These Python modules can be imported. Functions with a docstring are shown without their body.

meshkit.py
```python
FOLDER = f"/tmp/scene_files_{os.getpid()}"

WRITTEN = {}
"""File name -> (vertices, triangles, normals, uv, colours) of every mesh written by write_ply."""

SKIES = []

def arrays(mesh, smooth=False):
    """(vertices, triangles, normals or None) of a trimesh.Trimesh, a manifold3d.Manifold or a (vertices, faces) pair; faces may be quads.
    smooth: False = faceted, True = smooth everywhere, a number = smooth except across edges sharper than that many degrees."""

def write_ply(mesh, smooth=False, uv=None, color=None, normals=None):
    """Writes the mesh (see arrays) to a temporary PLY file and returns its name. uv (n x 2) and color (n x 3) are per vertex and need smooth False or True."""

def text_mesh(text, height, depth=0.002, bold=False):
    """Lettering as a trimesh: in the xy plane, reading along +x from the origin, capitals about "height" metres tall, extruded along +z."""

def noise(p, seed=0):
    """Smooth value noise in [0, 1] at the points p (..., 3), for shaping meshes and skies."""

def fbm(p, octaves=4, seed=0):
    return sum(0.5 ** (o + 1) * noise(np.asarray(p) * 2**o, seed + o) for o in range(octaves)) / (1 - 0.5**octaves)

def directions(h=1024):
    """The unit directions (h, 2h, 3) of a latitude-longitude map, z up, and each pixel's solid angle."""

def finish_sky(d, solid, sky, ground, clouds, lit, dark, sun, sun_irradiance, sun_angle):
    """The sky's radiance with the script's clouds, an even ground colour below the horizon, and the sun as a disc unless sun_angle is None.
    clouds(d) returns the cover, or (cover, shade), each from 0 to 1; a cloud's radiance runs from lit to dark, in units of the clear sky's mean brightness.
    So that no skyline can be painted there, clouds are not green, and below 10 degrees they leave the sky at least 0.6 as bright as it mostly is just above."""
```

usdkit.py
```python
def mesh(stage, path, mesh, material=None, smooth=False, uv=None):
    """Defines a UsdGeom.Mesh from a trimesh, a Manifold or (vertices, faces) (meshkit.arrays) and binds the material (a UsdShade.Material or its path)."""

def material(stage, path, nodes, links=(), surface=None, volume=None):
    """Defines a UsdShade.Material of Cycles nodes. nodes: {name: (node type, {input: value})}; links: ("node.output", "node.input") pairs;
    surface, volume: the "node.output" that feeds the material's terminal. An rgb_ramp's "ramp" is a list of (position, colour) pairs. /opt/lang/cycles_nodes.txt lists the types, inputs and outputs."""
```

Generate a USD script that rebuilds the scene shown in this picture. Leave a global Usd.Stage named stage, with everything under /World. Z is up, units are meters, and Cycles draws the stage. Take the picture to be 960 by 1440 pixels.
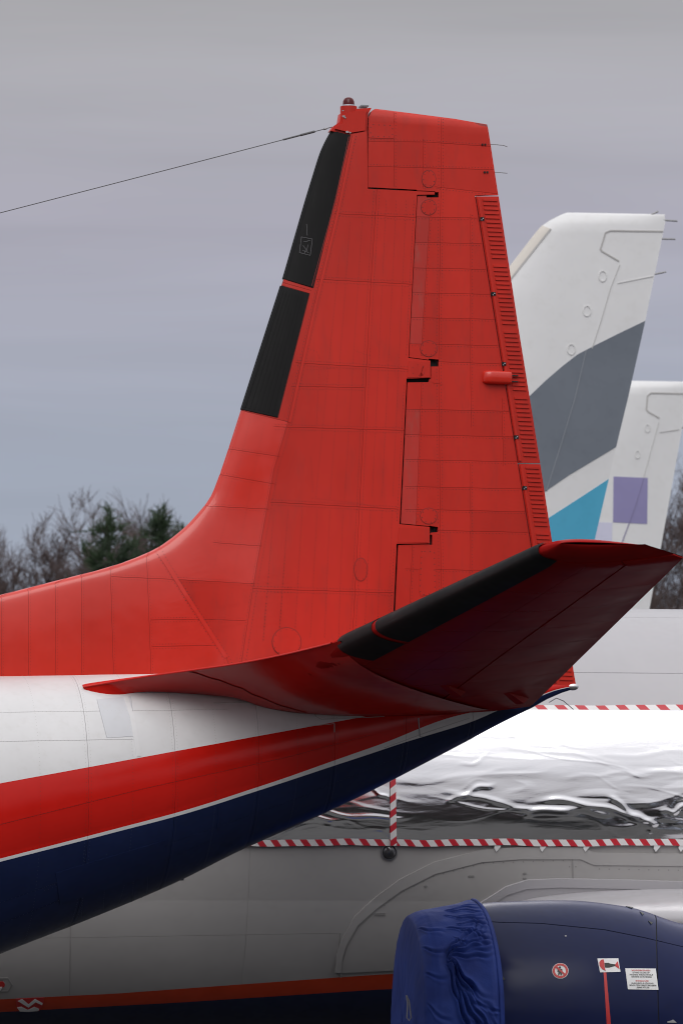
import math, random
import numpy as np, trimesh, usdkit, meshkit
import shapely
from shapely.geometry import Polygon, LineString, Point, box as sbox
from shapely.ops import unary_union
from pxr import Usd, UsdGeom, UsdLux, UsdShade, Sdf, Gf, Vt

# ------------------------------------------------------------------ camera, sky, sun, exposure
FPX, EYE, DIST, YAW = 7380.0, 1.7, 41.0, math.radians(13.0)   # focal length in photo pixels, eye height, metres to the fin, view direction
PITCH = math.atan(667 / FPX)
EXPOSURE = 0.0
SUN_DIR = np.array([-0.22, -0.63, 0.72]); SUN_DIR /= np.linalg.norm(SUN_DIR)
SUN_INTENSITY, SUN_ANGLE, SKY_STRENGTH = 0.27, 42.0, 0.10

stage = Usd.Stage.CreateInMemory()
UsdGeom.SetStageUpAxis(stage, 'Z'); UsdGeom.SetStageMetersPerUnit(stage, 1.0)
UsdGeom.Xform.Define(stage, '/World'); UsdGeom.Scope.Define(stage, '/World/Looks')

VIEW = np.array([math.sin(YAW) * math.cos(PITCH), math.cos(YAW) * math.cos(PITCH), math.sin(PITCH)])
RIGHT = np.array([math.cos(YAW), -math.sin(YAW), 0.0])
UP = np.cross(RIGHT, VIEW)
_r = VIEW + RIGHT * (80 / FPX); _r /= np.hypot(_r[0], _r[1])
EYEPOS = np.array([-_r[0] * DIST, -_r[1] * DIST, EYE])
cam = UsdGeom.Camera.Define(stage, '/World/camera')
M = Gf.Matrix4d(*RIGHT, 0, *UP, 0, *(-VIEW), 0, *EYEPOS, 1)
cam.AddTransformOp().Set(M)
cam.CreateHorizontalApertureAttr(24.0); cam.CreateVerticalApertureAttr(36.0)
cam.CreateFocalLengthAttr(FPX / 960 * 24.0)
cam.CreateFStopAttr(5.6); cam.CreateFocusDistanceAttr(40.5)
cam.CreateExposureAttr(EXPOSURE); cam.CreateClippingRangeAttr(Gf.Vec2f(0.5, 20000))

def mat(name, nodes, links=(), surface=None, volume=None):
    return usdkit.material(stage, '/World/Looks/' + name, nodes, links, surface, volume)

SUN_EL, SUN_ROT = math.asin(SUN_DIR[2]), math.atan2(SUN_DIR[0], SUN_DIR[1])
sky_mat = mat('overcast_sky', {
    'tc': ('texture_coordinate', {}),
    'sky': ('sky_texture', {'sky_type': 'single_scattering', 'sun_disc': False, 'sun_elevation': SUN_EL, 'sun_rotation': SUN_ROT, 'aerosol_density': 2.0}),
    'xyz': ('separate_xyz', {}),
    'ramp': ('rgb_ramp', {'ramp': [(0.0, (3.30, 3.70, 4.60)), (0.06, (3.30, 3.70, 4.60)), (0.10, (3.50, 3.80, 4.65)), (0.145, (4.37, 4.20, 4.90)), (0.165, (4.25, 4.12, 4.50)), (0.19, (4.05, 3.92, 4.0)), (0.4, (6.0, 5.95, 6.2)), (1.0, (11.0, 11.0, 11.2))]}),
    'map': ('mapping', {'scale': (5.0, 5.0, 60.0)}),
    'n1': ('noise_texture', {'scale': 1.0, 'detail': 5.0, 'roughness': 0.5, 'distortion': 0.4}),
    'v': ('map_range', {'from_min': 0.3, 'from_max': 0.7, 'to_min': 0.91, 'to_max': 1.09}),
    'mul': ('mix', {'mix_type': 'multiply', 'fac': 1.0}),
    'mix': ('mix', {'mix_type': 'mix', 'fac': 0.93}),
    'dot': ('vector_math', {'math_type': 'dot_product', 'vector2': tuple(SUN_DIR)}), 'pos': ('math', {'math_type': 'maximum', 'value2': 0.0}), 'pw': ('math', {'math_type': 'power', 'value2': 3.0}),
    'gl': ('math', {'math_type': 'multiply_add', 'value2': 0.8, 'value3': 1.0}), 'mg': ('mix', {'mix_type': 'multiply', 'fac': 1.0}),
    'bg': ('background_shader', {'strength': SKY_STRENGTH}),
}, [('tc.generated', 'xyz.vector'), ('xyz.z', 'ramp.fac'), ('tc.generated', 'map.vector'), ('map.vector', 'n1.vector'), ('n1.fac', 'v.value'),
    ('ramp.color', 'mul.color1'), ('v.result', 'mul.color2'), ('sky.color', 'mix.color1'), ('mul.color', 'mg.color1'), ('tc.generated', 'dot.vector1'), ('dot.value', 'pos.value1'), ('pos.value', 'pw.value1'), ('pw.value', 'gl.value1'), ('gl.value', 'mg.color2'), ('mg.color', 'mix.color2'), ('mix.color', 'bg.color')], surface='bg.background')
dome = UsdLux.DomeLight.Define(stage, '/World/sky')
UsdShade.MaterialBindingAPI.Apply(dome.GetPrim()).Bind(sky_mat)
sun = UsdLux.DistantLight.Define(stage, '/World/sun')
sun.CreateNormalizeAttr(True); sun.CreateIntensityAttr(SUN_INTENSITY); sun.CreateAngleAttr(SUN_ANGLE); sun.CreateColorAttr(Gf.Vec3f(1.0, 0.97, 0.93))
_x = np.cross([0, 0, 1.0], SUN_DIR); _x /= np.linalg.norm(_x); _y = np.cross(SUN_DIR, _x)
sun.AddTransformOp().Set(Gf.Matrix4d(*_x, 0, *_y, 0, *SUN_DIR, 0, 0, 0, 60, 1))

# ------------------------------------------------------------------ materials
def paint(name, col, rough=0.3, vary=0.12, dirt=None, dirt_amt=0.0, scale=1.6, coat=0.0, bump=0.0, streak=False, spec=0.5):
    """Aircraft paint: base colour with weathering mottle, a little change of tone from panel to panel, fine dirt and oil-canning."""
    dirt = dirt if dirt is not None else tuple(c * 0.35 for c in col)
    n = {'g': ('geometry', {}), 'oi': ('object_info', {}),
         'map': ('mapping', {'scale': (1.0, 1.0, 0.25) if streak else (1, 1, 1)}),
         'n': ('noise_texture', {'scale': scale, 'detail': 6.0, 'roughness': 0.6}),
         'n2': ('noise_texture', {'scale': scale * 9, 'detail': 5.0, 'roughness': 0.65}),
         'r': ('map_range', {'from_min': 0.3, 'from_max': 0.7, 'to_min': 1 - vary, 'to_max': 1 + vary}),
         'ro': ('map_range', {'from_min': 0.0, 'from_max': 1.0, 'to_min': 1 - vary * 0.45, 'to_max': 1 + vary * 0.45}),
         'm1': ('mix', {'mix_type': 'multiply', 'fac': 1.0, 'color1': col}), 'm2': ('mix', {'mix_type': 'multiply', 'fac': 1.0}),
         'dm': ('map_range', {'from_min': 0.52, 'from_max': 0.78, 'to_min': 0.0, 'to_max': dirt_amt, 'clamp': True}),
         'd': ('mix', {'mix_type': 'mix', 'color2': dirt}),
         'rr': ('map_range', {'from_min': 0.3, 'from_max': 0.7, 'to_min': rough * 0.8, 'to_max': rough * 1.25}),
         'p': ('principled_bsdf', {'roughness': rough, 'coat_weight': coat, 'coat_roughness': 0.06, 'specular_ior_level': spec})}
    l = [('g.position', 'map.vector'), ('map.vector', 'n.vector'), ('map.vector', 'n2.vector'), ('n.fac', 'r.value'), ('oi.random', 'ro.value'), ('r.result', 'm1.color2'),
         ('m1.color', 'm2.color1'), ('ro.result', 'm2.color2'), ('m2.color', 'd.color1'), ('n2.fac', 'dm.value'), ('dm.result', 'd.fac'), ('d.color', 'p.base_color'), ('n.fac', 'rr.value'), ('rr.result', 'p.roughness')]
    if bump:
        n['nb'] = ('noise_texture', {'scale': 2.2, 'detail': 2.0}); n['b'] = ('bump', {'strength': 1.0, 'distance': bump})
        l += [('g.position', 'nb.vector'), ('nb.fac', 'b.height'), ('b.normal', 'p.normal')]
        if coat: l += [('b.normal', 'p.coat_normal')]
    return mat(name, n, l, surface='p.BSDF')

RED = paint('red_paint', (0.48, 0.021, 0.011), 0.42, 0.15, (0.20, 0.03, 0.025), 0.30, 1.3, bump=0.004, streak=True, spec=0.3)
RED_GLOSS = paint('glossy_red_paint', (0.54, 0.024, 0.012), 0.26, 0.08, None, 0.10, 1.1, coat=0.25, bump=0.006)
RED_SHADED = paint('shaded_tailplane_red', (0.29, 0.010, 0.009), 0.24, 0.14, None, 0.35, 1.4, bump=0.006, spec=0.007)  # the red paint again, with the underside shade put into a darker base
RED_STRIPE = paint('red_stripe_paint', (0.50, 0.010, 0.006), 0.18, 0.07, None, 0.08, 1.4, bump=0.006, spec=0.32)
RED_DUSTY = paint('dusty_red_paint', (0.42, 0.030, 0.022), 0.6, 0.18, (0.25, 0.10, 0.08), 0.5, 2.2, streak=True, spec=0.3)
DARK_RED = paint('grimy_red_paint', (0.22, 0.014, 0.011), 0.55, 0.2, None, 0.3, 4.0)
RIVET = paint('rivet_grime', (0.10, 0.010, 0.009), 0.5, 0.15)
WHITE = paint('white_paint', (0.62, 0.615, 0.62), 0.34, 0.05, (0.45, 0.43, 0.40), 0.22, 1.5, coat=0.1, bump=0.004)
GREY_PATCH = paint('grey_patch_paint', (0.54, 0.545, 0.57), 0.4, 0.04, (0.45, 0.43, 0.40), 0.2, 1.5)
WHITE_RIVET = paint('white_rivet_grime', (0.42, 0.41, 0.40), 0.5, 0.1)
NAVY = paint('navy_paint', (0.007, 0.013, 0.048), 0.22, 0.14, (0.012, 0.015, 0.03), 0.35, 1.8, bump=0.006, spec=0.28)
NAVY_RIVET = paint('navy_rivet_grime', (0.03, 0.036, 0.07), 0.5, 0.2)
BOOT = paint('black_rubber', (0.005, 0.005, 0.0053), 0.55, 0.25, (0.016, 0.016, 0.016), 0.3, 3.0, streak=True, bump=0.001, spec=0.18)
BLACK = paint('black_gap', (0.006, 0.006, 0.006), 0.8, 0.1)
GREY_LINE = paint('pale_scuff', (0.32, 0.32, 0.33), 0.6, 0.2)
CHALK = paint('faint_chalk', (0.10, 0.10, 0.105), 0.7, 0.3)
SEAM = paint('dark_seam', (0.16, 0.13, 0.13), 0.6, 0.1)  # dark joint tone of the core under the fuselage skin panels
SILVER = mat('bare_metal', {'p': ('principled_bsdf', {'base_color': (0.75, 0.75, 0.76), 'metallic': 1.0, 'roughness': 0.22})}, surface='p.BSDF')
STEEL = mat('dull_steel', {'p': ('principled_bsdf', {'base_color': (0.28, 0.28, 0.29), 'metallic': 0.8, 'roughness': 0.45})}, surface='p.BSDF')
CABLE = mat('cable_grey', {'p': ('principled_bsdf', {'base_color': (0.08, 0.08, 0.085), 'roughness': 0.5})}, surface='p.BSDF')
LENS = mat('dark_red_lens', {'p': ('principled_bsdf', {'base_color': (0.07, 0.005, 0.007), 'roughness': 0.15, 'specular_ior_level': 0.3})}, surface='p.BSDF')
AIR_WHITE = paint('airliner_white', (0.40, 0.39, 0.41), 0.30, 0.035, (0.42, 0.41, 0.40), 0.15, 0.9, coat=0.25, bump=0.004)
AIR_GREY = paint('airliner_lower_grey', (0.37, 0.36, 0.355), 0.36, 0.04, (0.26, 0.25, 0.24), 0.15, 0.9, bump=0.004, spec=0.25)
AIR_SEAM = paint('airliner_seam', (0.26, 0.255, 0.25), 0.5, 0.1)
AIR_RED = paint('airliner_red_stripe', (0.50, 0.045, 0.012), 0.3, 0.05, coat=0.2)
AIR_NAVY = paint('airliner_navy', (0.010, 0.016, 0.05), 0.3, 0.1, coat=0.2)
COWL = paint('engine_cowl_blue', (0.012, 0.017, 0.060), 0.24, 0.10, (0.02, 0.022, 0.045), 0.3, 1.2, bump=0.006, spec=0.13)
FIN_WHITE = paint('tail_white', (0.68, 0.68, 0.685), 0.4, 0.05, (0.50, 0.49, 0.46), 0.22, 0.7)
FIN_BEIGE = paint('leading_edge_beige', (0.58, 0.54, 0.49), 0.4, 0.04)
FIN_GREY = paint('tail_grey', (0.135, 0.155, 0.185), 0.4, 0.05, (0.10, 0.11, 0.14), 0.35, 0.8)
FIN_CYAN = paint('tail_cyan', (0.06, 0.33, 0.50), 0.4, 0.03, (0.04, 0.22, 0.36), 0.25, 0.8)
FIN_PURPLE = paint('tail_purple', (0.24, 0.22, 0.40), 0.4, 0.04)
FIN_LILAC = paint('tail_lilac', (0.55, 0.55, 0.68), 0.4, 0.04)
FIN_LINE = paint('tail_seam_grey', (0.40, 0.39, 0.38), 0.6, 0.1)
STICKER_WHITE = paint('sticker_white', (0.72, 0.72, 0.72), 0.4, 0.03)
STICKER_RED = paint('sticker_red', (0.50, 0.025, 0.025), 0.4, 0.05)
STICKER_BLACK = paint('sticker_black', (0.012, 0.015, 0.012), 0.4, 0.05)
FABRIC = mat('blue_cover_cloth', {
    'g': ('geometry', {}), 'n': ('noise_texture', {'scale': 4.0, 'detail': 6.0}), 'nb': ('noise_texture', {'scale': 60.0, 'detail': 3.0}),
    'r': ('rgb_ramp', {'ramp': [(0.3, (0.013, 0.030, 0.17)), (0.7, (0.022, 0.050, 0.25))]}),
    'b': ('bump', {'strength': 0.4, 'distance': 0.004}), 'p': ('principled_bsdf', {'roughness': 0.6, 'specular_ior_level': 0.22})},
    [('g.position', 'n.vector'), ('g.position', 'nb.vector'), ('n.fac', 'r.fac'), ('r.color', 'p.base_color'), ('nb.fac', 'b.height'), ('b.normal', 'p.normal')], surface='p.BSDF')
FOIL = mat('silver_foil', {
    'g': ('geometry', {}), 'map': ('mapping', {'scale': (1.6, 1.6, 7.0)}), 'nb': ('noise_texture', {'scale': 1.0, 'detail': 5.0, 'roughness': 0.55, 'distortion': 0.6}),
    'b': ('bump', {'strength': 1.0, 'distance': 0.0018}), 'p': ('principled_bsdf', {'base_color': (0.70, 0.695, 0.71), 'metallic': 1.0, 'roughness': 0.10})},
    [('g.position', 'map.vector'), ('map.vector', 'nb.vector'), ('nb.fac', 'b.height'), ('b.normal', 'p.normal')], surface='p.BSDF')
BARK = mat('dark_bark', {'g': ('geometry', {}), 'n': ('noise_texture', {'scale': 6.0, 'detail': 4.0}), 'r': ('rgb_ramp', {'ramp': [(0.3, (0.05, 0.04, 0.038)), (0.7, (0.11, 0.085, 0.08))]}), 'p': ('principled_bsdf', {'roughness': 0.85})},
           [('g.position', 'n.vector'), ('n.fac', 'r.fac'), ('r.color', 'p.base_color')], surface='p.BSDF')
TWIG = mat('bare_twigs', {'g': ('geometry', {}), 'n': ('noise_texture', {'scale': 0.8, 'detail': 3.0}), 'r': ('rgb_ramp', {'ramp': [(0.3, (0.056, 0.038, 0.037)), (0.7, (0.112, 0.080, 0.075))]}), 'p': ('principled_bsdf', {'roughness': 0.85})},
           [('g.position', 'n.vector'), ('n.fac', 'r.fac'), ('r.color', 'p.base_color')], surface='p.BSDF')
NEEDLE = mat('pine_needles', {'g': ('geometry', {}), 'n': ('noise_texture', {'scale': 1.1, 'detail': 4.0}), 'r': ('rgb_ramp', {'ramp': [(0.3, (0.014, 0.026, 0.014)), (0.55, (0.030, 0.052, 0.024)), (0.8, (0.055, 0.075, 0.038))]}),
                              'p': ('principled_bsdf', {'roughness': 0.7}), 't': ('translucent_bsdf', {'color': (0.03, 0.05, 0.02)}), 'mx': ('mix_closure', {'fac': 0.2})},
             [('g.position', 'n.vector'), ('n.fac', 'r.fac'), ('r.color', 'p.base_color'), ('p.BSDF', 'mx.closure1'), ('t.BSDF', 'mx.closure2')], surface='mx.closure')
ASPHALT = mat('apron_asphalt', {'g': ('geometry', {}), 'n': ('noise_texture', {'scale': 0.35, 'detail': 8.0, 'roughness': 0.65}), 'n2': ('noise_texture', {'scale': 60.0, 'detail': 2.0}),
                                'r': ('rgb_ramp', {'ramp': [(0.3, (0.018, 0.018, 0.019)), (0.7, (0.038, 0.038, 0.037))]}), 'b': ('bump', {'strength': 0.5, 'distance': 0.01}), 'p': ('principled_bsdf', {'roughness': 0.8})},
              [('g.position', 'n.vector'), ('g.position', 'n2.vector'), ('n.fac', 'r.fac'), ('r.color', 'p.base_color'), ('n2.fac', 'b.height'), ('b.normal', 'p.normal')], surface='p.BSDF')

def tape_mat(name, axis, period, slant):
    """Barrier tape: red bars on white, printed at a slant along AXIS (a world direction)."""
    return mat(name, {'g': ('geometry', {}), 'd1': ('vector_math', {'math_type': 'dot_product', 'vector2': tuple(np.asarray(axis) / period)}),
                      'd2': ('vector_math', {'math_type': 'dot_product', 'vector2': tuple(np.asarray(slant) / period)}),
                      'a': ('math', {'math_type': 'add'}), 'f': ('math', {'math_type': 'fraction'}), 'ab': ('math', {'math_type': 'add', 'value2': 1000.0}),
                      's': ('math', {'math_type': 'greater_than', 'value2': 0.52}),
                      'c': ('mix', {'color1': (0.72, 0.70, 0.70), 'color2': (0.50, 0.020, 0.035)}), 'p': ('principled_bsdf', {'roughness': 0.35})},
               [('g.position', 'd1.vector1'), ('g.position', 'd2.vector1'), ('d1.value', 'a.value1'), ('d2.value', 'a.value2'), ('a.value', 'ab.value1'), ('ab.value', 'f.value1'),
                ('f.value', 's.value1'), ('s.value', 'c.fac'), ('c.color', 'p.base_color')], surface='p.BSDF')

# ------------------------------------------------------------------ scene helpers
used = {}
def numbered(parent, name):
    k = parent + '/' + name
    n = used.get(k, 0); used[k] = n + 1
    return k if n == 0 else f'{k}_{n:03d}'
ORIGIN = {}
def thing(name, label, category, loc=(0, 0, 0), group=None, rotz=0.0, scale=None):
    p = numbered('/World', name)
    x = UsdGeom.Xform.Define(stage, p); x.AddTranslateOp().Set(Gf.Vec3d(*map(float, loc)))
    if rotz: x.AddRotateZOp().Set(rotz)
    if scale: x.AddScaleOp().Set(Gf.Vec3f(*scale))
    ORIGIN[p] = np.asarray(loc, float)
    tag(p, label, category, group)
    return p
def tag(p, label=None, category=None, group=None, kind=None):
    pr = stage.GetPrimAtPath(p)
    for k, v in (('label', label), ('category', category), ('group', group), ('kind', kind)):
        if v: pr.SetCustomDataByKey(k, v)
    return p
def put(parent, name, geo, m, label=None, kind=None):
    """One Mesh prim. geo = (vertices, faces, normals or None) in world coordinates."""
    p = numbered(parent, name)
    v, f, n = geo
    o = ORIGIN.get('/'.join(p.split('/')[:3]), np.zeros(3))
    me = UsdGeom.Mesh.Define(stage, p)
    me.CreatePointsAttr(Vt.Vec3fArray.FromNumpy((np.asarray(v) - o).astype(np.float32)))
    f = np.asarray(f)
    me.CreateFaceVertexCountsAttr(Vt.IntArray.FromNumpy(np.full(len(f), f.shape[1], np.int32)))
    me.CreateFaceVertexIndicesAttr(Vt.IntArray.FromNumpy(f.astype(np.int32).ravel()))
    me.CreateSubdivisionSchemeAttr('none')
    if n is not None:
        me.CreateNormalsAttr(Vt.Vec3fArray.FromNumpy(np.asarray(n).astype(np.float32))); me.SetNormalsInterpolation('vertex')
    UsdShade.MaterialBindingAPI.Apply(me.GetPrim()).Bind(m)
    if label or kind: tag(p, label, None, None, kind)
    return p
def geo(m, smooth=30):
    return meshkit.arrays(m, smooth)
def joined(parts):
    vs, fs, ns, k = [], [], [], 0
    for v, f, n in parts:
        vs.append(v); fs.append(np.asarray(f) + k); k += len(v)
        ns.append(n if n is not None else np.zeros((len(v), 3)))
    return np.vstack(vs), np.vstack(fs), (np.vstack(ns) if all(p[2] is not None for p in parts) else None)
def tube(pts, r, sides=6):
    p = np.asarray(pts, float); t = np.gradient(p, axis=0); t /= np.linalg.norm(t, axis=1, keepdims=True) + 1e-12
    a = np.cross(t, [0.31, 0.23, 0.92] if abs(t[0][2]) < 0.8 else [1.0, 0.1, 0]); a /= np.linalg.norm(a, axis=1, keepdims=True) + 1e-12; b = np.cross(t, a)
    g = np.arange(sides) * 2 * np.pi / sides
    d = np.cos(g)[None, :, None] * a[:, None] + np.sin(g)[None, :, None] * b[:, None]
    v = p[:, None] + np.broadcast_to(r, (len(p),))[:, None, None] * d
    i, j = np.meshgrid(np.arange(len(p) - 1), np.arange(sides), indexing='ij')
    q = np.stack([i * sides + j, i * sides + (j + 1) % sides, (i + 1) * sides + (j + 1) % sides, (i + 1) * sides + j], -1).reshape(-1, 4)
    return v.reshape(-1, 3), np.vstack([q[:, [0, 1, 2]], q[:, [0, 2, 3]]]), d.reshape(-1, 3)

# ------------------------------------------------------------------ from photo measurements to places: rays through the lens
def ray(px):
    px = np.atleast_2d(np.asarray(px, float))
    return VIEW + RIGHT * ((px[:, :1] - 480) / FPX) + UP * ((720 - px[:, 1:2]) / FPX)
def project(P):
    d = np.asarray(P) - EYEPOS
    w = d @ VIEW
    return np.stack([480 + FPX * (d @ RIGHT) / w, 720 - FPX * (d @ UP) / w], -1)
def dens(pts, step):
    pts = np.asarray(pts, float); out = []
    for a, b in zip(pts[:-1], pts[1:]):
        n = max(1, int(np.ceil(np.hypot(*(b - a)) / step)))
        out += [a + (b - a) * k / n for k in range(n)]
    return np.array(out + [pts[-1]])
def sstep(x): x = np.clip(x, 0, 1); return x * x * (3 - 2 * x)
def naca(u): u = np.clip(u, 0, 1); return 5 * (0.2969 * np.sqrt(u) - 0.126 * u - 0.3516 * u**2 + 0.2843 * u**3 - 0.1036 * u**4)

class Frame:
    """An upright local frame: x runs aft along the aircraft, y away from the camera, z up."""
    def __init__(s, origin, deg):
        s.o = np.array([origin[0], origin[1], 0.0]); c, q = math.cos(math.radians(deg)), math.sin(math.radians(deg))
        s.R = np.array([[c, q, 0], [-q, c, 0], [0, 0, 1.0]])          # rows: local axes in the world
        s.C = (EYEPOS - s.o) @ s.R.T
    def world(s, p): return np.asarray(p) @ s.R + s.o
    def at(s, px, y):
        """Local point where the pixel's ray meets local y."""
        d = ray(px) @ s.R.T; t = (np.asarray(y) - s.C[1]) / d[:, 1]
        return s.C + d * t[:, None]

class Surface:
    """A smooth skin P(u, v); a chart (p, q), in metres, is what shapes on it are drawn in."""
    sign = 1.0
    def normal(s, uv):
        e = 1e-4
        a = s.P(uv + [e, 0]) - s.P(uv - [e, 0]); b = s.P(uv + [0, e]) - s.P(uv - [0, e])
        n = np.cross(a, b) * s.sign; return n / (np.linalg.norm(n, axis=1, keepdims=True) + 1e-15)
    def lift(s, uv, off=0.0):
        uv = np.asarray(uv, float); n = s.normal(uv); return s.P(uv) + n * np.reshape(off, (-1, 1)), n
    def shape(s, px, step=8.0):
        """Closed outline in the photo -> polygon in the chart."""
        px = list(map(tuple, px)); g = Polygon(s.chart(dens(px + [px[0]], step)))
        return g if g.is_valid else g.buffer(0)
    def line(s, px, step=8.0): return LineString(s.chart(dens(px, step)))

class FinSkin(Surface):
    """Upright aerofoil: u = signed root of the distance behind the leading edge (negative on the camera's side), v = height."""
    sign = -1.0
    def __init__(s, fr, le, te, thick):
        s.fr, s.thick = fr, thick
        a, b = fr.at(le, 0.0), fr.at(te, 0.0)
        a, b = a[np.argsort(a[:, 2])], b[np.argsort(b[:, 2])]
        s.lez, s.lex, s.tez, s.tex = a[:, 2], a[:, 0], b[:, 2], b[:, 0]
        # round the corners of the leading-edge line
        zz = np.linspace(a[0, 2], a[-1, 2], 400); xx = np.interp(zz, a[:, 2], a[:, 0]); k = np.hanning(21); k /= k.sum()
        xs = np.convolve(np.pad(xx, 10, mode='reflect', reflect_type='odd'), k, 'valid'); s.lez, s.lex = zz, xs
    def LE(s, z): return np.interp(z, s.lez, s.lex)
    def TE(s, z): return np.interp(z, s.tez, s.tex)
    def P(s, uv):
        u, z = uv[:, 0], uv[:, 1]; x = s.LE(z) + u * u
        return s.fr.world(np.stack([x, np.sign(u) * s.thick(x, z), z], -1))
    def normal(s, uv):
        uv = np.array(uv, float); z = np.abs(uv[:, 0]) < 2e-3
        uv[z, 0] = np.where(uv[z, 0] > 0, 2e-3, -2e-3)
        n = super().normal(uv)
        return n
    def chart(s, px):
        y = np.zeros(len(px))
        for _ in range(8):
            p = s.fr.at(px, y); x = np.maximum(p[:, 0], s.LE(p[:, 2])); y = -s.thick(x, p[:, 2])
        return np.stack([x, p[:, 2]], -1)
    def uv(s, pq):
        return np.stack([-np.sqrt(np.maximum(pq[:, 0] - s.LE(pq[:, 1]), 0)), pq[:, 1]], -1)

class Hull(Surface):
    """A body of oval sections along x: u = station, v = angle from the top towards the camera."""
    sign = -1.0
    def __init__(s, fr, xs, top, bot, half, y0=0.0, R=1.0, square=2.0):
        s.fr, s.xs, s.y0, s.R, s.e = fr, np.asarray(xs, float), y0, R, square
        s.a = [np.asarray(k, float) * np.ones(len(xs)) for k in (top, bot, half)]
        from scipy.interpolate import PchipInterpolator
        s.f = [PchipInterpolator(s.xs, k) for k in s.a]
        g = np.stack(np.meshgrid(np.linspace(xs[0], xs[-1], 260), np.linspace(0.02, np.pi - 0.02, 120), indexing='ij'), -1).reshape(-1, 2)
        P = s.P(g); n = s.normal(g); front = ((EYEPOS - P) * n).sum(1) > 0
        s.g, s.gp = g[front], project(P[front])
        from scipy.spatial import cKDTree
        s.tree = cKDTree(s.gp)
    def P(s, uv):
        u = np.clip(uv[:, 0], s.xs[0], s.xs[-1]); t, b, w = (k(u) for k in s.f)
        c, q = np.cos(uv[:, 1]), np.sin(uv[:, 1])
        c, q = np.sign(c) * np.abs(c) ** (2 / s.e), np.sign(q) * np.abs(q) ** (2 / s.e)
        return s.fr.world(np.stack([uv[:, 0], s.y0 - w * q, (t + b) / 2 + (t - b) / 2 * c], -1))
    def chart(s, px):
        px = np.atleast_2d(np.asarray(px, float)); uv = s.g[s.tree.query(px)[1]].copy(); e = 1e-3
        for _ in range(8):
            r = px - project(s.P(uv)); j1 = (project(s.P(uv + [e, 0])) - project(s.P(uv - [e, 0]))) / (2 * e); j2 = (project(s.P(uv + [0, e])) - project(s.P(uv - [0, e]))) / (2 * e)
            det = j1[:, 0] * j2[:, 1] - j1[:, 1] * j2[:, 0]; det = np.where(np.abs(det) < 40, np.sign(det + 1e-9) * 40, det)
            d = np.stack([(r[:, 0] * j2[:, 1] - r[:, 1] * j2[:, 0]) / det, (j1[:, 0] * r[:, 1] - j1[:, 1] * r[:, 0]) / det], -1)
            uv += np.clip(d, -0.12, 0.12)
            uv[:, 1] = np.clip(uv[:, 1], 0.0, np.pi)
        return np.stack([uv[:, 0], uv[:, 1] * s.R], -1)
    def uv(s, pq): return np.stack([pq[:, 0], pq[:, 1] / s.R], -1)

def polys(g):
    if g.is_empty: return []
    return [p for p in getattr(g, 'geoms', [g]) if isinstance(p, Polygon) and p.area > 1e-7]

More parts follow.
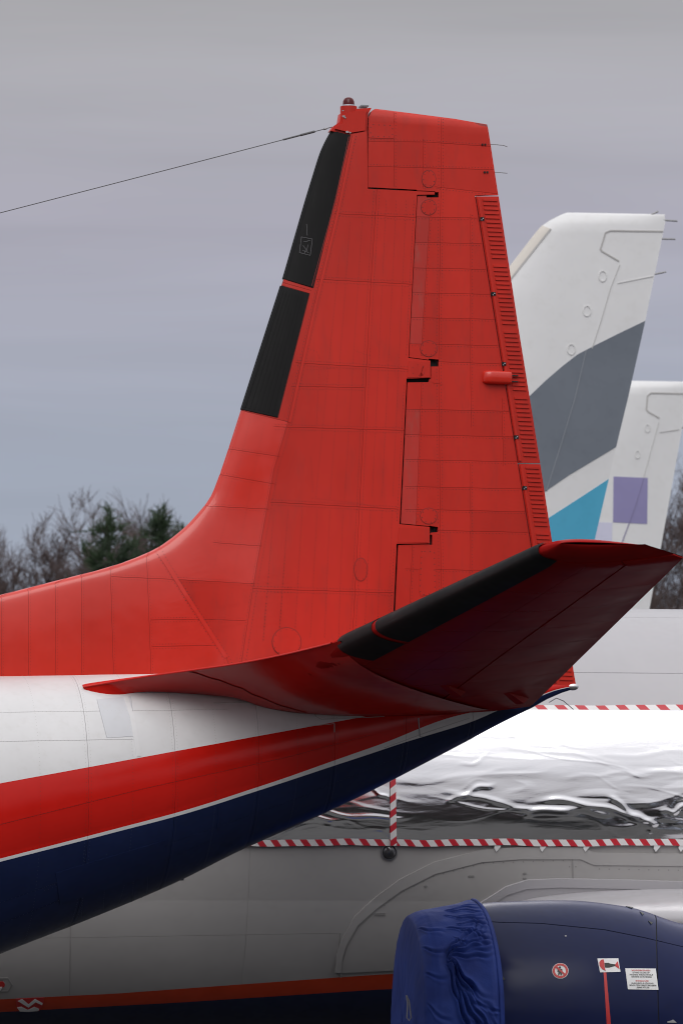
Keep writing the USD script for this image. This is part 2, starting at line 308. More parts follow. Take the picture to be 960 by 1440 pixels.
def triangulate(S, poly, cell):
    """Cuts a chart polygon along a grid in (u, v) and triangulates it: (uv vertices, faces)."""
    def ring(r): return S.uv(dens(np.asarray(r.coords)[:, :2], min(cell[0], cell[1]) * 0.9))
    g = Polygon(ring(poly.exterior), [ring(i) for i in poly.interiors])
    if not g.is_valid: g = g.buffer(0)
    x0, y0, x1, y1 = g.bounds
    V, F, k = [], [], 0
    xs = np.arange(math.floor(x0 / cell[0]), math.ceil(x1 / cell[0]) + 1) * cell[0]; ys = np.arange(math.floor(y0 / cell[1]), math.ceil(y1 / cell[1]) + 1) * cell[1]
    gx, gy = np.meshgrid(xs[:-1], ys[:-1], indexing='ij'); gx, gy = gx.ravel(), gy.ravel()
    cells = shapely.box(gx, gy, gx + cell[0], gy + cell[1])
    shapely.prepare(g)
    full = shapely.contains(g, cells); part = shapely.intersects(g, cells) & ~full
    for c in cells[full]:
        a, b, c1, d = c.bounds
        V += [(a, b), (c1, b), (c1, d), (a, d)]; F += [(k, k + 1, k + 2), (k, k + 2, k + 3)]; k += 4
    for piece in shapely.intersection(g, cells[part]):
        for q in polys(piece):
            try: vv, ff = trimesh.creation.triangulate_polygon(q, engine='earcut')
            except Exception: continue
            V += list(map(tuple, vv)); F += [tuple(x + k for x in t) for t in ff]; k += len(vv)
    if not V: return None
    V, F = np.array(V), np.array(F)
    key, inv = np.unique(np.round(V, 6), axis=0, return_inverse=True)
    F = inv.reshape(-1)[F]; F = F[(F[:, 0] != F[:, 1]) & (F[:, 1] != F[:, 2]) & (F[:, 0] != F[:, 2])]
    a = np.cross(key[F[:, 1]] - key[F[:, 0]], key[F[:, 2]] - key[F[:, 0]]); F = F[np.abs(a) > 1e-11]; a = a[np.abs(a) > 1e-11]
    F = np.where((a < 0)[:, None], F[:, ::-1], F)
    return key, F
def rim(F):
    e = np.vstack([F[:, [0, 1]], F[:, [1, 2]], F[:, [2, 0]]])
    s = np.sort(e, 1); _, i, c = np.unique(s, axis=0, return_index=True, return_counts=True)
    return e[i[c == 1]]
def sheet(S, poly, off, thick, cell, flip=False):
    """A skin panel: the chart polygon lifted OFF metres above the skin, with edges THICK deep."""
    if poly.geom_type != 'Polygon':
        g = [x for q in polys(poly) if (x := sheet(S, q, off, thick, cell))]
        return joined(g) if g else None
    r = triangulate(S, poly, cell)
    if r is None: return None
    uv, F = r; T, n = S.lift(uv, off); B = T - n * thick
    # orient with the outward normals
    fn = np.cross(T[F[:, 1]] - T[F[:, 0]], T[F[:, 2]] - T[F[:, 0]])
    if ((fn * n[F[:, 0]]).sum(1) < 0).mean() > 0.5: F = F[:, ::-1]
    e = rim(F); k = len(T); m = len(e)
    W = np.vstack([T[e[:, 0]], T[e[:, 1]], B[e[:, 1]], B[e[:, 0]]])
    wn = np.cross(T[e[:, 1]] - T[e[:, 0]], n[e[:, 0]]); wn /= np.linalg.norm(wn, axis=1, keepdims=True) + 1e-15
    i = np.arange(m)
    WF = np.vstack([np.stack([k + i + m, k + i, k + i + 3 * m], 1), np.stack([k + i + m, k + i + 3 * m, k + i + 2 * m], 1)])
    return np.vstack([T, W]), np.vstack([F, WF]), np.vstack([n, np.tile(wn, (4, 1))])
def sheets(S, ps, off, thick, cell):
    g = [x for p in ps for q in polys(p) if (x := sheet(S, q, off, thick, cell))]
    return joined(g) if g else None
def solid(S, poly, off, cell, least=0.003):
    """A closed aerofoil body over the chart polygon, both sides of the symmetry plane."""
    uv, F = triangulate(S, max(polys(poly), key=lambda q: q.area), cell)
    def side(sg):
        q = uv * [sg, 1.0]; q[:, 0] = np.where(np.abs(q[:, 0]) < 1e-9, 0, q[:, 0])
        P = S.P(q); n = S.normal(np.where(np.abs(q[:, :1]) < 2e-3, [[-2e-3 * sg, 0]], 0) + q)
        P = P + n * off; L = (P - S.fr.o) @ S.fr.R.T
        L[:, 1] = np.where(np.abs(q[:, 0]) < 1e-6, 0, np.where(q[:, 0] < 0, np.minimum(L[:, 1], -least), np.maximum(L[:, 1], least)))
        return S.fr.world(L), n
    A, na = side(1.0); B, nb = side(-1.0); k = len(A)
    fn = np.cross(A[F[:, 1]] - A[F[:, 0]], A[F[:, 2]] - A[F[:, 0]])
    if ((fn * na[F[:, 0]]).sum(1) < 0).mean() > 0.5: F = F[:, ::-1]
    e = rim(F); e = e[~((np.abs(uv[e[:, 0], 0]) < 1e-6) & (np.abs(uv[e[:, 1], 0]) < 1e-6))]
    W = np.vstack([A[e[:, 0]], A[e[:, 1]], B[e[:, 1]], B[e[:, 0]]]); m = len(e); i = np.arange(m)
    wn = np.cross(A[e[:, 1]] - A[e[:, 0]], na[e[:, 0]]); wn /= np.linalg.norm(wn, axis=1, keepdims=True) + 1e-15
    WF = np.vstack([np.stack([2 * k + i + m, 2 * k + i, 2 * k + i + 3 * m], 1), np.stack([2 * k + i + m, 2 * k + i + 3 * m, 2 * k + i + 2 * m], 1)])
    return np.vstack([A, B, W]), np.vstack([F, F[:, ::-1] + k, WF]), np.vstack([na, nb, np.tile(wn, (4, 1))])
def cut(poly, lines, gap):
    g = poly.difference(unary_union([l.buffer(gap / 2, cap_style='square', join_style='mitre') for l in lines])) if lines else poly
    return [p for p in polys(g) if p.area > 4e-4]
def rivets(S, lines, pitch, r=0.0048, off=0.0015, h=0.002):
    """Rivet heads: low six-sided cones along chart lines."""
    V, F, N, k = [], [], [], 0
    pts = [np.array([l.interpolate(d).coords[0] for d in np.arange(pitch / 2, l.length, pitch)]) for l in lines if l.length > pitch]
    if not pts: return None
    pq = np.vstack(pts); uv = S.uv(pq); P, n = S.lift(uv, off)
    a = np.cross(n, [0.0, 0.0, 1.0]); a /= np.linalg.norm(a, axis=1, keepdims=True) + 1e-9; b = np.cross(n, a)
    m = len(P); ring = [P + r * (math.cos(g) * a + math.sin(g) * b) - n * 0.003 for g in np.arange(6) * math.pi / 3]
    V = np.vstack([P + n * h] + ring); i = np.arange(m)
    F = np.vstack([np.stack([i, i + m * (1 + q), i + m * (1 + (q + 1) % 6)], 1) for q in range(6)])
    return V, F, np.tile(n, (7, 1))
def strip(l, w): return l.buffer(w / 2, cap_style='flat', join_style='round')
def oval(cx, cy, rx, ry, n=20): return [(cx + rx * math.cos(t), cy + ry * math.sin(t)) for t in np.arange(n) * 2 * math.pi / n]
def boxgeo(c, half, axes=None, r=0.0):
    m = trimesh.creation.box(np.asarray(half) * 2.0)
    v = m.vertices @ (np.eye(3) if axes is None else np.asarray(axes)) + np.asarray(c)
    return geo(trimesh.Trimesh(v, m.faces, process=False), 20)

# ================================================================== 1. the red, white and blue turboprop: tail fin
AF = Frame((0, 0), 0.0)
LE_PX = [(-760, 1010), (-480, 950), (-300, 907), (0, 837), (100, 811), (156, 798), (221, 772.5), (262, 740.6), (296, 701), (311, 661), (324, 622), (339, 575), (398, 391), (430, 280), (451, 212), (462, 190), (470, 178), (476, 140)]
TE_PX = [(680, 140), (684.5, 172), (700, 274), (728, 460), (758.5, 650), (775, 759), (808, 958), (817, 1010)]
_tp = AF.at([(440, 136), (520, 150), (545, 153), (640, 165), (685, 173), (720, 178)], np.zeros(6))
_m = AF.at([(439, 240), (339, 575)], np.zeros(2)); _ms = (_m[0, 0] - _m[1, 0]) / (_m[0, 2] - _m[1, 2])
Z576, Z760 = AF.at([(0, 600), (0, 800)], np.zeros(2))[:, 2]
def red_thick(x, z):
    le, te = np.interp(z, _LZ, _LX), np.interp(z, _TZ, _TX)
    xl = np.maximum(_m[1, 0] + (z - _m[1, 2]) * _ms, le); c = te - xl; u = np.clip((x - xl) / c, 0, 1)
    k = sstep((Z576 - z) / (Z576 - Z760))
    t = 0.095 * c * naca(u); t = t * (1 - k + k * sstep(u / 0.26))
    d = np.maximum(x - le, 0)
    td = (0.062 * np.sqrt(1 - np.exp(-d / 0.07)) + 0.05 * (1 - np.exp(-d / 0.9))) * (1 - u) ** 2 * k
    t = np.sqrt(t * t + td * td) + 0.016 * np.clip(d / 0.02, 0, 1)
    e = np.clip((np.interp(x, _tp[:, 0], _tp[:, 2]) - z) / 0.10, 0, 1)
    return t * np.sqrt(np.maximum(1 - (1 - e) ** 2, 0))
_a, _b = AF.at(LE_PX, 0.0 * np.ones(len(LE_PX))), AF.at(TE_PX, 0.0 * np.ones(len(TE_PX)))
_LZ, _LX, _TZ, _TX = _a[::-1, 2][::-1], _a[:, 0], _b[::-1, 2], _b[::-1, 0]
_o = np.argsort(_LZ); _LZ, _LX = _LZ[_o], _LX[_o]
FIN = FinSkin(AF, LE_PX, TE_PX, red_thick)
_LZ, _LX = FIN.lez, FIN.lex

air = thing('turboprop_aircraft', 'red, white and navy blue propeller aircraft whose tall red tail fin fills the picture', 'aircraft', (0.0, 0, 0))
far_left = [(-620, 953), (-620, 880), (-20, 790), (200, 720), (262, 640), (300, 540), (380, 270), (420, 186)]
fixed = FIN.shape(far_left + [(494, 188), (516, 184), (517, 265), (611, 269.5), (611, 273), (586, 273.5), (574, 503), (605, 507), (605, 531), (571.5, 532), (561.5, 737), (604, 741), (604, 764), (557.5, 765), (552, 880), (547, 963), (300, 960)])
horn_and_body = FIN.shape([(517, 263), (518, 186), (518.5, 164), (523, 154), (528, 151), (560, 150), (690, 165), (703, 274), (735, 462), (765, 651), (782, 760), (815, 958), (700, 961), (553, 961), (555, 880), (560, 768), (564, 735), (575, 500), (586, 277), (586, 266), (517, 262.5)])
tab_all = FIN.shape([(669.5, 275.5), (748, 768), (780, 965), (830, 965), (790, 760), (768, 650), (738, 460), (712, 275.5)])
tab_hi = tab_all.intersection(FIN.shape([(640, 275.5), (640, 649.6), (790, 651.6), (790, 275.5)]))
tab_lo = tab_all.intersection(FIN.shape([(640, 651.4), (640, 964), (840, 964), (840, 653.4)]))
notch = unary_union([FIN.shape(q) for q in ([(600, 269.5), (617, 269.5), (617, 277), (600, 277)], [(603, 504), (617, 505), (617, 515), (607, 515), (603, 517)], [(571, 531), (604, 532), (603, 537), (571, 537.5)], [(604, 739), (616, 741), (616, 748), (606, 749), (604, 752)], [(604, 752), (608, 752), (608, 766), (604, 766)])])
rud = horn_and_body.difference(unary_union([fixed.buffer(0.0075).difference(FIN.shape([(480, 120), (720, 120), (720, 267), (480, 266)])), fixed.buffer(0.004), notch, tab_all.buffer(0.009)]))
rud = max(polys(rud), key=lambda p: p.area)
CELL = (0.035, 0.055)
_zz = np.linspace(FIN.tez[0] + 0.01, _tp[4, 2] - 0.004, 80)
profile = Polygon(list(zip(FIN.LE(_zz) - 1e-6, _zz)) + [(x, z - 0.004) for x, z in zip(_tp[3:0:-1, 0], _tp[3:0:-1, 2])][::-1][:0] + [(FIN.LE(_tp[0, 2]), _tp[1, 2] - 0.004)] + [(x, z - 0.004) for x, z in _tp[1:4, [0, 2]]] + list(zip(FIN.TE(_zz), _zz))[::-1]).buffer(0)
rud = max(polys(rud.intersection(profile)), key=lambda p: p.area)
tab_hi, tab_lo = tab_hi.intersection(profile), tab_lo.intersection(profile)
boot1 = FIN.shape([(430, 170), (467, 183.5), (492, 189.5), (440, 404), (397, 391), (370, 380)])
boot2 = FIN.shape([(360, 385), (394, 401.5), (434.5, 413), (390, 586.5), (338, 575), (300, 566)])

fin = put(air, 'tail_fin', solid(FIN, fixed, -0.004, CELL), DARK_RED)
void = FIN.shape([(560, 262), (622, 266), (612, 500), (620, 520), (612, 770), (600, 958), (549, 958), (556, 740), (572, 500), (582, 275)])
put(fin, 'hinge_spar', solid(FIN, void, -0.045, (0.06, 0.08)), BLACK)  # black core added behind the hinge gaps to stand in for their shade

# skin panels of the fixed fin and the dorsal fin
V1 = [(495, 189), (473, 297), (440, 435), (404.7, 593), (385, 660), (360, 800), (335, 960)]
V2 = [(530, 262), (520, 420), (513, 560), (505, 720), (492, 960)]
DG = [(219, 768), (232, 790), (262, 838), (318, 925), (332, 962)]
seams = [V1, V2, DG, [(470, 300), (600, 306)], [(440, 392), (590, 400)], [(416, 510), (590, 520)], [(410, 543), (512, 545)], [(385, 600), (600, 606)], [(380, 706), (560, 716)],
         [(355, 828), (560, 834)], [(338, 577), (404.7, 593)], [(394, 396), (437, 408)]]
dorsal_seams = [[(2, 830), (2, 960)], [(40, 820), (40, 960)], [(78, 812), (78, 960)], [(115, 800), (115, 960)], [(155, 790), (160, 960)], [(206, 776), (213, 960)],
                [(-38, 835), (-38, 960)], [(-78, 840), (-78, 960)], [(-118, 850), (-118, 960)], [(-158, 860), (-158, 960)],
                [(157, 811), (250, 815), (358, 821)], [(212, 872), (288, 871)], [(214, 909), (308, 908)], [(288, 871), (345, 873)], [(300, 628), (394, 642)], [(285, 663), (388, 681)], [(260, 710), (378, 716)], [(300, 763), (368, 768)]]
L = [FIN.line(s) for s in seams + dorsal_seams]
rim_zone = fixed.difference(unary_union([boot1.buffer(0.006), boot2.buffer(0.006)]))
dorsal_zone = FIN.shape([(-620, 960), (-620, 700), (240, 560), (338, 577), (404.7, 593), (385, 660), (360, 800), (335, 960)])
for q in cut(rim_zone, L, 0.0026):
    g = sheet(FIN, q, 0.0, 0.004, CELL)
    if g: put(fin, 'skin_panel', g, RED_GLOSS if dorsal_zone.contains(q.representative_point()) else RED)
# lapped edge strips beside the boots and along the front spar
put(fin, 'edge_strip', sheet(FIN, strip(FIN.line([(497, 192), (475, 298), (442, 436), (407, 594)]), 0.022), 0.003, 0.004, CELL), RED)
put(fin, 'edge_strip', sheet(FIN, strip(FIN.line([(221, 774), (232, 790), (262, 838), (318, 925)]), 0.03), 0.003, 0.004, CELL), RED_GLOSS)

# rudder with its horn, skin panels and access covers
rudder = put(air, 'rudder', solid(FIN, rud, -0.012, CELL), DARK_RED)
nose = FIN.shape([(586, 277), (606, 277), (590, 500), (575, 500)]).union(FIN.shape([(571, 538), (593, 538), (585, 738), (560, 738)])).union(FIN.shape([(556, 767), (580, 767), (575, 960), (548, 960)]))
rs = [[(620, 150), (620, 275), (617, 500), (619, 700), (622, 960)], [(554, 150), (554, 262)], [(595, 195), (595, 264)], [(518, 193), (555, 193)], [(515, 198), (600, 199), (700, 206)], [(515, 233), (700, 238)], [(662, 300), (662, 540), (663, 600)], [(706, 560), (708, 655)], [(662, 652), (662, 860)]]
rs += [[(570, y), (622, y + 1), (760, y + 4)] for y in (304, 340, 376, 411, 446, 483, 575, 611, 646, 684, 716, 745, 800)] + [[(612, 262), (720, 274)], [(608, 508), (720, 512)], [(608, 538), (622, 540)]]
ns = [[(606, 277), (592, 500)], [(593, 538), (585, 738)], [(580, 767), (572, 960)]]
RL = [FIN.line(s) for s in rs + ns]
for q in cut(rud, RL, 0.0024):
    g = sheet(FIN, q, -0.008, 0.004, CELL)
    if g: put(rudder, 'skin_panel', g, RED_DUSTY if nose.contains(q.representative_point()) else RED)

covers = [('o', 603, 291, 10.5, 10.5, rudder), ('o', 603, 251, 9.5, 12, rudder), ('o', 603, 490, 11.5, 11, rudder), ('o', 588, 520.5, 11, 9.5, fin), ('o', 603, 725.5, 11.5, 11, rudder), ('o', 507, 801, 9, 16, fin), ('o', 403, 903, 20, 20, fin)]
cover_rings = []
for _, cx, cy, rx, ry, host in covers:
    pl = FIN.shape(oval(cx, cy, rx, ry)); o = 0.0 if host == fin else -0.008
    put(host, 'access_cover', sheet(FIN, pl, o + 0.003, 0.004, (0.05, 0.05)), RED)
    put(host, 'seal_ring', sheet(FIN, pl.buffer(0.004).difference(pl.buffer(-0.001)), o + 0.0012, 0.003, (0.05, 0.05)), RIVET)
    cover_rings.append((pl.buffer(-0.010).exterior, o))
hatch = FIN.shape([(592, 774), (612, 774), (613, 830), (611, 836), (592, 838), (589, 830)]); put(rudder, 'access_cover', sheet(FIN, hatch, -0.005, 0.004, (0.05, 0.05)), RED); cover_rings.append((hatch.buffer(-0.008).exterior, -0.008))
hatch = FIN.shape([(519, 172), (554, 174), (554, 194), (519, 193)]); put(rudder, 'access_cover', sheet(FIN, hatch, -0.005, 0.004, (0.05, 0.05)), RED); cover_rings.append((hatch.buffer(-0.012).exterior, -0.008))
for arm in ([(574.5, 507.5), (604, 509), (604, 530), (572.5, 530.5)], [(561, 742), (602.5, 743), (602.5, 763), (558.5, 763.5)]):
    put(fin, 'hinge_arm_cover', sheet(FIN, FIN.shape(arm), 0.003, 0.004, (0.05, 0.05)), RED)

# rows of rivets
vr = [[(p0, 300 + dy), (p1, 700)] for p0, p1, dy in ((477, 444, 60), (492, 464, 10), (509, 484, 10), (543, 523, -20), (557, 537, -20), (571, 552, -20))]
vr += [[(p0, 716), (p1, 900)] for p0, p1 in ((385, 370), (405, 392), (425, 414), (446, 436), (464, 456), (482, 476), (521, 512), (537, 530), (551, 546))]
vr += [[(582, 280), (571, 500)], [(568, 540), (558, 735)], [(554, 770), (549, 870)]]
double = [[(a + d, b) for a, b in V1] for d in (-2.5, 6)] + [[(a + d, b) for a, b in V2] for d in (-4, 4)] + [[(a + d, b) for a, b in DG] for d in (-5, 5)]
hr = [[(x0, y0 + d), (x1, y1 + d)] for (x0, y0), (x1, y1) in (s for s in seams[3:10]) for d in (-3.5, 3.5)]
dr = [[(a + d, b) for a, b in s] for s in dorsal_seams[:10] for d in (2.5,)] + [[(a, b - 3) for a, b in s] for s in dorsal_seams[10:]] + [[(a, b + 3) for a, b in s] for s in dorsal_seams[10:]]
dr += [[(372, 592), (352, 690), (330, 800), (318, 900)], [(352, 588), (328, 690), (300, 800)], [(335, 650), (310, 720)]]
extra = [[(430, 490), (445, 494), (449, 502), (445, 600)], [(437, 700), (505, 708)], [(440, 693), (437, 640)], [(430, 520), (470, 518)], [(500, 493), (520, 500)], [(555, 718), (505, 708)]]
inside = lambda ls, area: [x for l in ls for x in getattr(l.intersection(area), 'geoms', [l.intersection(area)]) if isinstance(x, LineString) and x.length > 0.03]
solid_zone = rim_zone.buffer(-0.008)
put(fin, 'rivets', rivets(FIN, inside([FIN.line(s) for s in vr + double + hr + extra], solid_zone), 0.026), RIVET, kind='stuff')
put(fin, 'rivets', rivets(FIN, inside([FIN.line(s) for s in dr], solid_zone), 0.024, 0.0032), RIVET, kind='stuff')
put(fin, 'rivets', rivets(FIN, [LineString(r.coords) for r, o in cover_rings if o == 0], 0.05, 0.008, 0.003), RIVET, kind='stuff')
rr = [[(a, b - 2.5) for a, b in s] for s in rs[3:6]] + [[(a + d, b) for a, b in rs[0]] for d in (-3, 3)] + [[(a + 2.5, b) for a, b in s] for s in rs[6:9] + rs[1:3]] + [[(a, b + 2.5) for a, b in s] for s in rs[9:]] + [[(a + 2, b) for a, b in s] for s in ns]
put(rudder, 'rivets', rivets(FIN, inside([FIN.line(s) for s in rr], rud.buffer(-0.008)), 0.027, off=-0.0065), RIVET, kind='stuff')
put(rudder, 'rivets', rivets(FIN, [LineString(r.coords) for r, o in cover_rings if o < 0], 0.045, 0.008, -0.004), RIVET, kind='stuff')

# trim tab: two lengths, each with pressed ribs
for tb, y0, y1 in ((tab_hi, 279, 646), (tab_lo, 656, 958)):
    t = put(air, 'trim_tab', solid(FIN, tb, -0.004, (0.03, 0.06)), RED)
    edge = lambda y: 669.5 + (y - 275.5) * 0.1594
    k, y = 0, y0
    while y < y1:
        k += 1
        if k % 15 not in (0,):
            te = np.interp(y, [172, 274, 460, 650, 759, 958], [684.5, 700, 728, 758.5, 775, 808])
            pl = FIN.shape([(edge(y) + 8.5, y), (te - 2.0, y + 0.8), (te - 2.0, y + 3.6), (edge(y) + 8.5, y + 2.8)], 30)
            g = sheet(FIN, pl, 0.004, 0.010, (0.08, 0.3))
            if g: put(t, 'rib', g, RED)
        y += 6.2
    put(t, 'hinge_cover', sheet(FIN, FIN.shape([(edge(y0) + 0.8, y0 - 2), (edge(y0) + 4.2, y0 - 2), (edge(y1) + 4.2, y1 + 2), (edge(y1) + 0.8, y1 + 2)]), 0.006, 0.012, (0.05, 0.1)), RED)
for cx, cy in ((677.5, 307.5), (693.5, 413), (708, 511.5), (725.5, 614.5), (737.5, 686)):
    b = put(rudder, 'tab_hinge', sheet(FIN, FIN.shape([(cx - 2.6, cy - 2.4), (cx + 2.6, cy - 2.2), (cx + 2.8, cy + 2.6), (cx - 2.4, cy + 2.6)]), 0.010, 0.03, (0.05, 0.1)), BLACK)
    put(b, 'bolt', sheet(FIN, FIN.shape(oval(cx + 0.6, cy - 0.3, 0.9, 0.9, 8)), 0.016, 0.01, (0.05, 0.1)), SILVER)
    put(b, 'bolt', sheet(FIN, FIN.shape(oval(cx - 1.2, cy + 1.6, 0.7, 0.7, 8)), 0.014, 0.01, (0.05, 0.1)), SILVER)
# actuator fairing over the tab rod: a rounded blister with a forked rod behind it
def blister(cps, rx, name, host, m):
    """A rounded blister: ellipsoid sections along a pixel line on the fin skin."""
    pq = FIN.chart(np.asarray(cps, float)); P, n = FIN.lift(FIN.uv(pq), -0.02)
    a = P[-1] - P[0]; ln = np.linalg.norm(a); a /= ln; n0 = n.mean(0); n0 -= a * (n0 @ a); n0 /= np.linalg.norm(n0); w = np.cross(a, n0)
    V, ts, m1 = [], np.linspace(0, 1, 15), 16
    for t in ts:
        s = min(1.0, (max(t, 1e-3) / 0.22) ** 0.5); wd = rx[0] * (0.72 + 0.28 * s) ; hg = rx[1] * (0.35 + 0.65 * s)
        if t in (0.0, 1.0): wd, hg = wd * 0.9, hg * 0.9
        g = np.linspace(0, 2 * np.pi, m1, endpoint=False)
        c, q = np.cos(g), np.sin(g)
        V.append(P[0] + a * ln * t + np.outer(np.sign(c) * np.abs(c) ** 0.6 * wd, w) + np.outer(np.sign(q) * np.abs(q) ** 0.7 * hg + 0.02, n0))
    V = np.vstack(V); F = []
    for i in range(len(ts) - 1):
        for j in range(m1): F.append((i * m1 + j, i * m1 + (j + 1) % m1, (i + 1) * m1 + (j + 1) % m1, (i + 1) * m1 + j))
    F = np.array(F); tri = np.vstack([F[:, [0, 1, 2]], F[:, [0, 2, 3]]])
    caps = [(0, k + 1, k) for k in range(1, m1 - 1)] + [(len(V) - m1, len(V) - m1 + k, len(V) - m1 + k + 1) for k in range(1, m1 - 1)]
    mm = trimesh.Trimesh(V, np.vstack([tri, caps]), process=False); trimesh.repair.fix_normals(mm)
    return put(host, name, geo(mm, 45), m)
act = blister([(678.5, 530), (717, 531.5)], (0.053, 0.05), 'actuator_fairing', rudder, RED_GLOSS)
for y in (528.5, 537):
    P, n = FIN.lift(FIN.uv(FIN.chart([(714, y), (727, y + 0.2)])), 0.018); put(act, 'fork_rod', tube(P, 0.006), BLACK)
# static wicks on the trailing edge
for (x, y), pts in (((687, 202.5), [(687, 202.5), (699, 203), (708, 204), (713, 206)]), ((690, 241.5), [(690, 241.5), (700, 242), (713, 243)])):
    P = AF.world(AF.at(pts, np.zeros(len(pts)))); put(rudder, 'static_wick', tube(P, 0.0035, 5), STEEL)
    for q in (-4, 0): put(rudder, 'wick_clip', sheet(FIN, FIN.shape([(x - 6 + q, y - 1.2), (x - 3.5 + q, y - 1.2), (x - 3.5 + q, y + 1.2), (x - 6 + q, y + 1.2)]), 0.0, 0.006, (0.1, 0.1)), BLACK)

# de-icing boots wrapped round the leading edge
for b, o in ((boot1, 0.006), (boot2, 0.006)):
    bt = put(air, 'de_icing_boot', solid(FIN, b, o, (0.025, 0.05)), BOOT)
    if b is boot2:
        for k in range(1, 8):
            f = k / 8.0
            ln = FIN.line([(394 + 40 * f - 6 * f, 407 + 11 * f), (338 + 52 * f, 572 + 10 * f)])
            put(bt, 'tube_ridge', sheet(FIN, strip(ln, 0.010), 0.0085, 0.003, (0.05, 0.1)), BOOT)
    else:
        box_ = [(424, 333), (439, 336), (436, 359), (421, 355), (424, 333)]
        marks = [box_, [(431, 315), (432, 331)], [(427, 340), (436, 338)], [(426, 345), (430, 350), (428, 356)], [(433, 344), (431, 353)], [(425, 352), (434, 355)]]
        put(bt, 'chalk_mark', sheets(FIN, [strip(FIN.line(s), 0.0035) for s in marks], 0.0075, 0.002, (0.05, 0.1)), CHALK)
        put(bt, 'edge_wear', sheet(FIN, strip(FIN.line([(490, 192), (471, 282), (438, 402)]), 0.004), 0.007, 0.002, (0.05, 0.1)), DARK_RED)

# fin tip: fairing, beacon and aerial
z0 = lambda px: AF.at([px], np.zeros(1))[0]
def slab(px, half, name, host, m, bevel=0.012):
    g = Polygon(AF.at(px, -half * np.ones(len(px)))[:, [0, 2]])
    c, q = trimesh.creation.extrude_polygon(g.buffer(-bevel), 2 * half, engine='earcut'), trimesh.creation.extrude_polygon(g, 2 * (half - bevel), engine='earcut')
    c.apply_translation([0, 0, -half]); q.apply_translation([0, 0, -half + bevel])
    hull = []
    for e in (c, q):
        v = e.vertices; hull.append(geo(trimesh.Trimesh(np.stack([v[:, 0], v[:, 2], v[:, 1]], -1), e.faces[:, ::-1], process=False), 35))
    return put(host, name, joined(hull), m)
cap = slab([(465.5, 182.5), (470, 176), (478, 170.5), (480, 158), (500, 152), (523, 150.5), (518, 160), (516.5, 186), (493, 189.5)], 0.07, 'tip_fairing', air, RED, 0.02)
p, q = z0((490, 172)), z0((490, 149.5))
cyl = trimesh.creation.cylinder(0.066, q[2] - p[2], sections=32); cyl.apply_translation([p[0], 0, (p[2] + q[2]) / 2])
bc = put(air, 'beacon', geo(cyl, 40), RED, 'red anti-collision beacon on top of the fin')
ringm = trimesh.creation.cylinder(0.052, 0.012, sections=28); ringm.apply_translation([p[0], 0, q[2] + 0.006]); put(bc, 'ring', geo(ringm, 40), SILVER)
dome_m = trimesh.creation.revolve([(0.047, 0), (0.045, 0.03), (0.036, 0.05), (0.02, 0.061), (0.0, 0.064)], sections=28); dome_m.apply_translation([p[0], 0, q[2] + 0.011]); put(bc, 'lens', geo(dome_m, 60), LENS)
for k, (cx, cy, r) in enumerate(((483, 163, 2.2), (482, 155, 1.2), (488, 185, 2.4), (492, 186, 1.6), (485, 165, 1.3))):
    g = Polygon(AF.at(oval(cx, cy, r, r * 0.7, 7), -0.0735 * np.ones(7))[:, [0, 2]]); e = trimesh.creation.extrude_polygon(g, 0.004, engine='earcut'); v = e.vertices
    put(cap, 'paint_chip', geo(trimesh.Trimesh(np.stack([v[:, 0], v[:, 2] - 0.0765, v[:, 1]], -1), e.faces[:, ::-1], process=False), False), GREY_LINE)
e = boxgeo(z0((511, 149.5)), (0.03, 0.05, 0.006)); put(cap, 'bracket', e, STEEL)
a, b = z0((467, 178)), z0((0, 297.5)); far = a + (b - a) * 3.2
ts = np.linspace(0, 1, 40); wire = a + (far - a) * ts[:, None]; wire[:, 2] -= 0.015 * (ts * (1 - ts)) * 4 * 0.6
aer = put(air, 'aerial_wire', tube(wire, 0.0035, 5), CABLE)
seg = lambda f0, f1, r, m, nm: put(aer, nm, tube(np.array([np.array([np.interp(f, ts, wire[:, k]) for k in range(3)]) for f in (f0, (f0 + f1) / 2, f1)]), r, 8), m)
d = 1 / (467 * 3.2)
seg(25 * d, 45 * d, 0.010, CABLE, 'insulator'); seg(42 * d, 70 * d, 0.0075, CABLE, 'insulator'); seg(8 * d, 12 * d, 0.009, STEEL, 'shackle')

# ================================================================== 1b. the turboprop's rear fuselage
Z = lambda px, y: AF.at([(px, y)], np.zeros(1))[0]
_top = AF.at([(-300, 953), (0, 951), (260, 947), (480, 948), (640, 952), (735, 957), (780, 960), (807, 963)], np.zeros(8))
_bot = AF.at([(-330, 1474), (-120, 1394), (0, 1342), (125, 1293), (250, 1240), (330, 1200), (480, 1133), (627, 1058), (716, 1011), (745, 997), (790, 974), (808, 969)], np.zeros(12))
_xs = np.concatenate([[-16.0, -15.6, -14.8, -13.5, -11.5, -9.0], np.linspace(-5.2, _top[-1, 0], 40)])
from scipy.interpolate import PchipInterpolator
_zt = np.where(_xs < -8, 4.12, PchipInterpolator(np.r_[-9, _top[:, 0]], np.r_[4.12, _top[:, 2]])(_xs))
_zb = np.where(_xs < -8, 1.22, PchipInterpolator(np.r_[-9, -6.5, _bot[:, 0]], np.r_[1.22, 1.25, _bot[:, 2]])(_xs))
_zm = 2.5
_nose = np.clip((_xs + 16.0) / 2.6, 0, 1); _nf = np.sqrt(np.clip(1 - (1 - _nose) ** 2, 0, 1)) * 0.97 + 0.03
_zt, _zb = _zm + (_zt - _zm) * _nf, np.where(_xs < -8, _zm + (_zb - _zm) * _nf, _zb)
_zt = np.where(_xs > -8, np.where(_nf > 0.999, _zt, _zt), _zt)
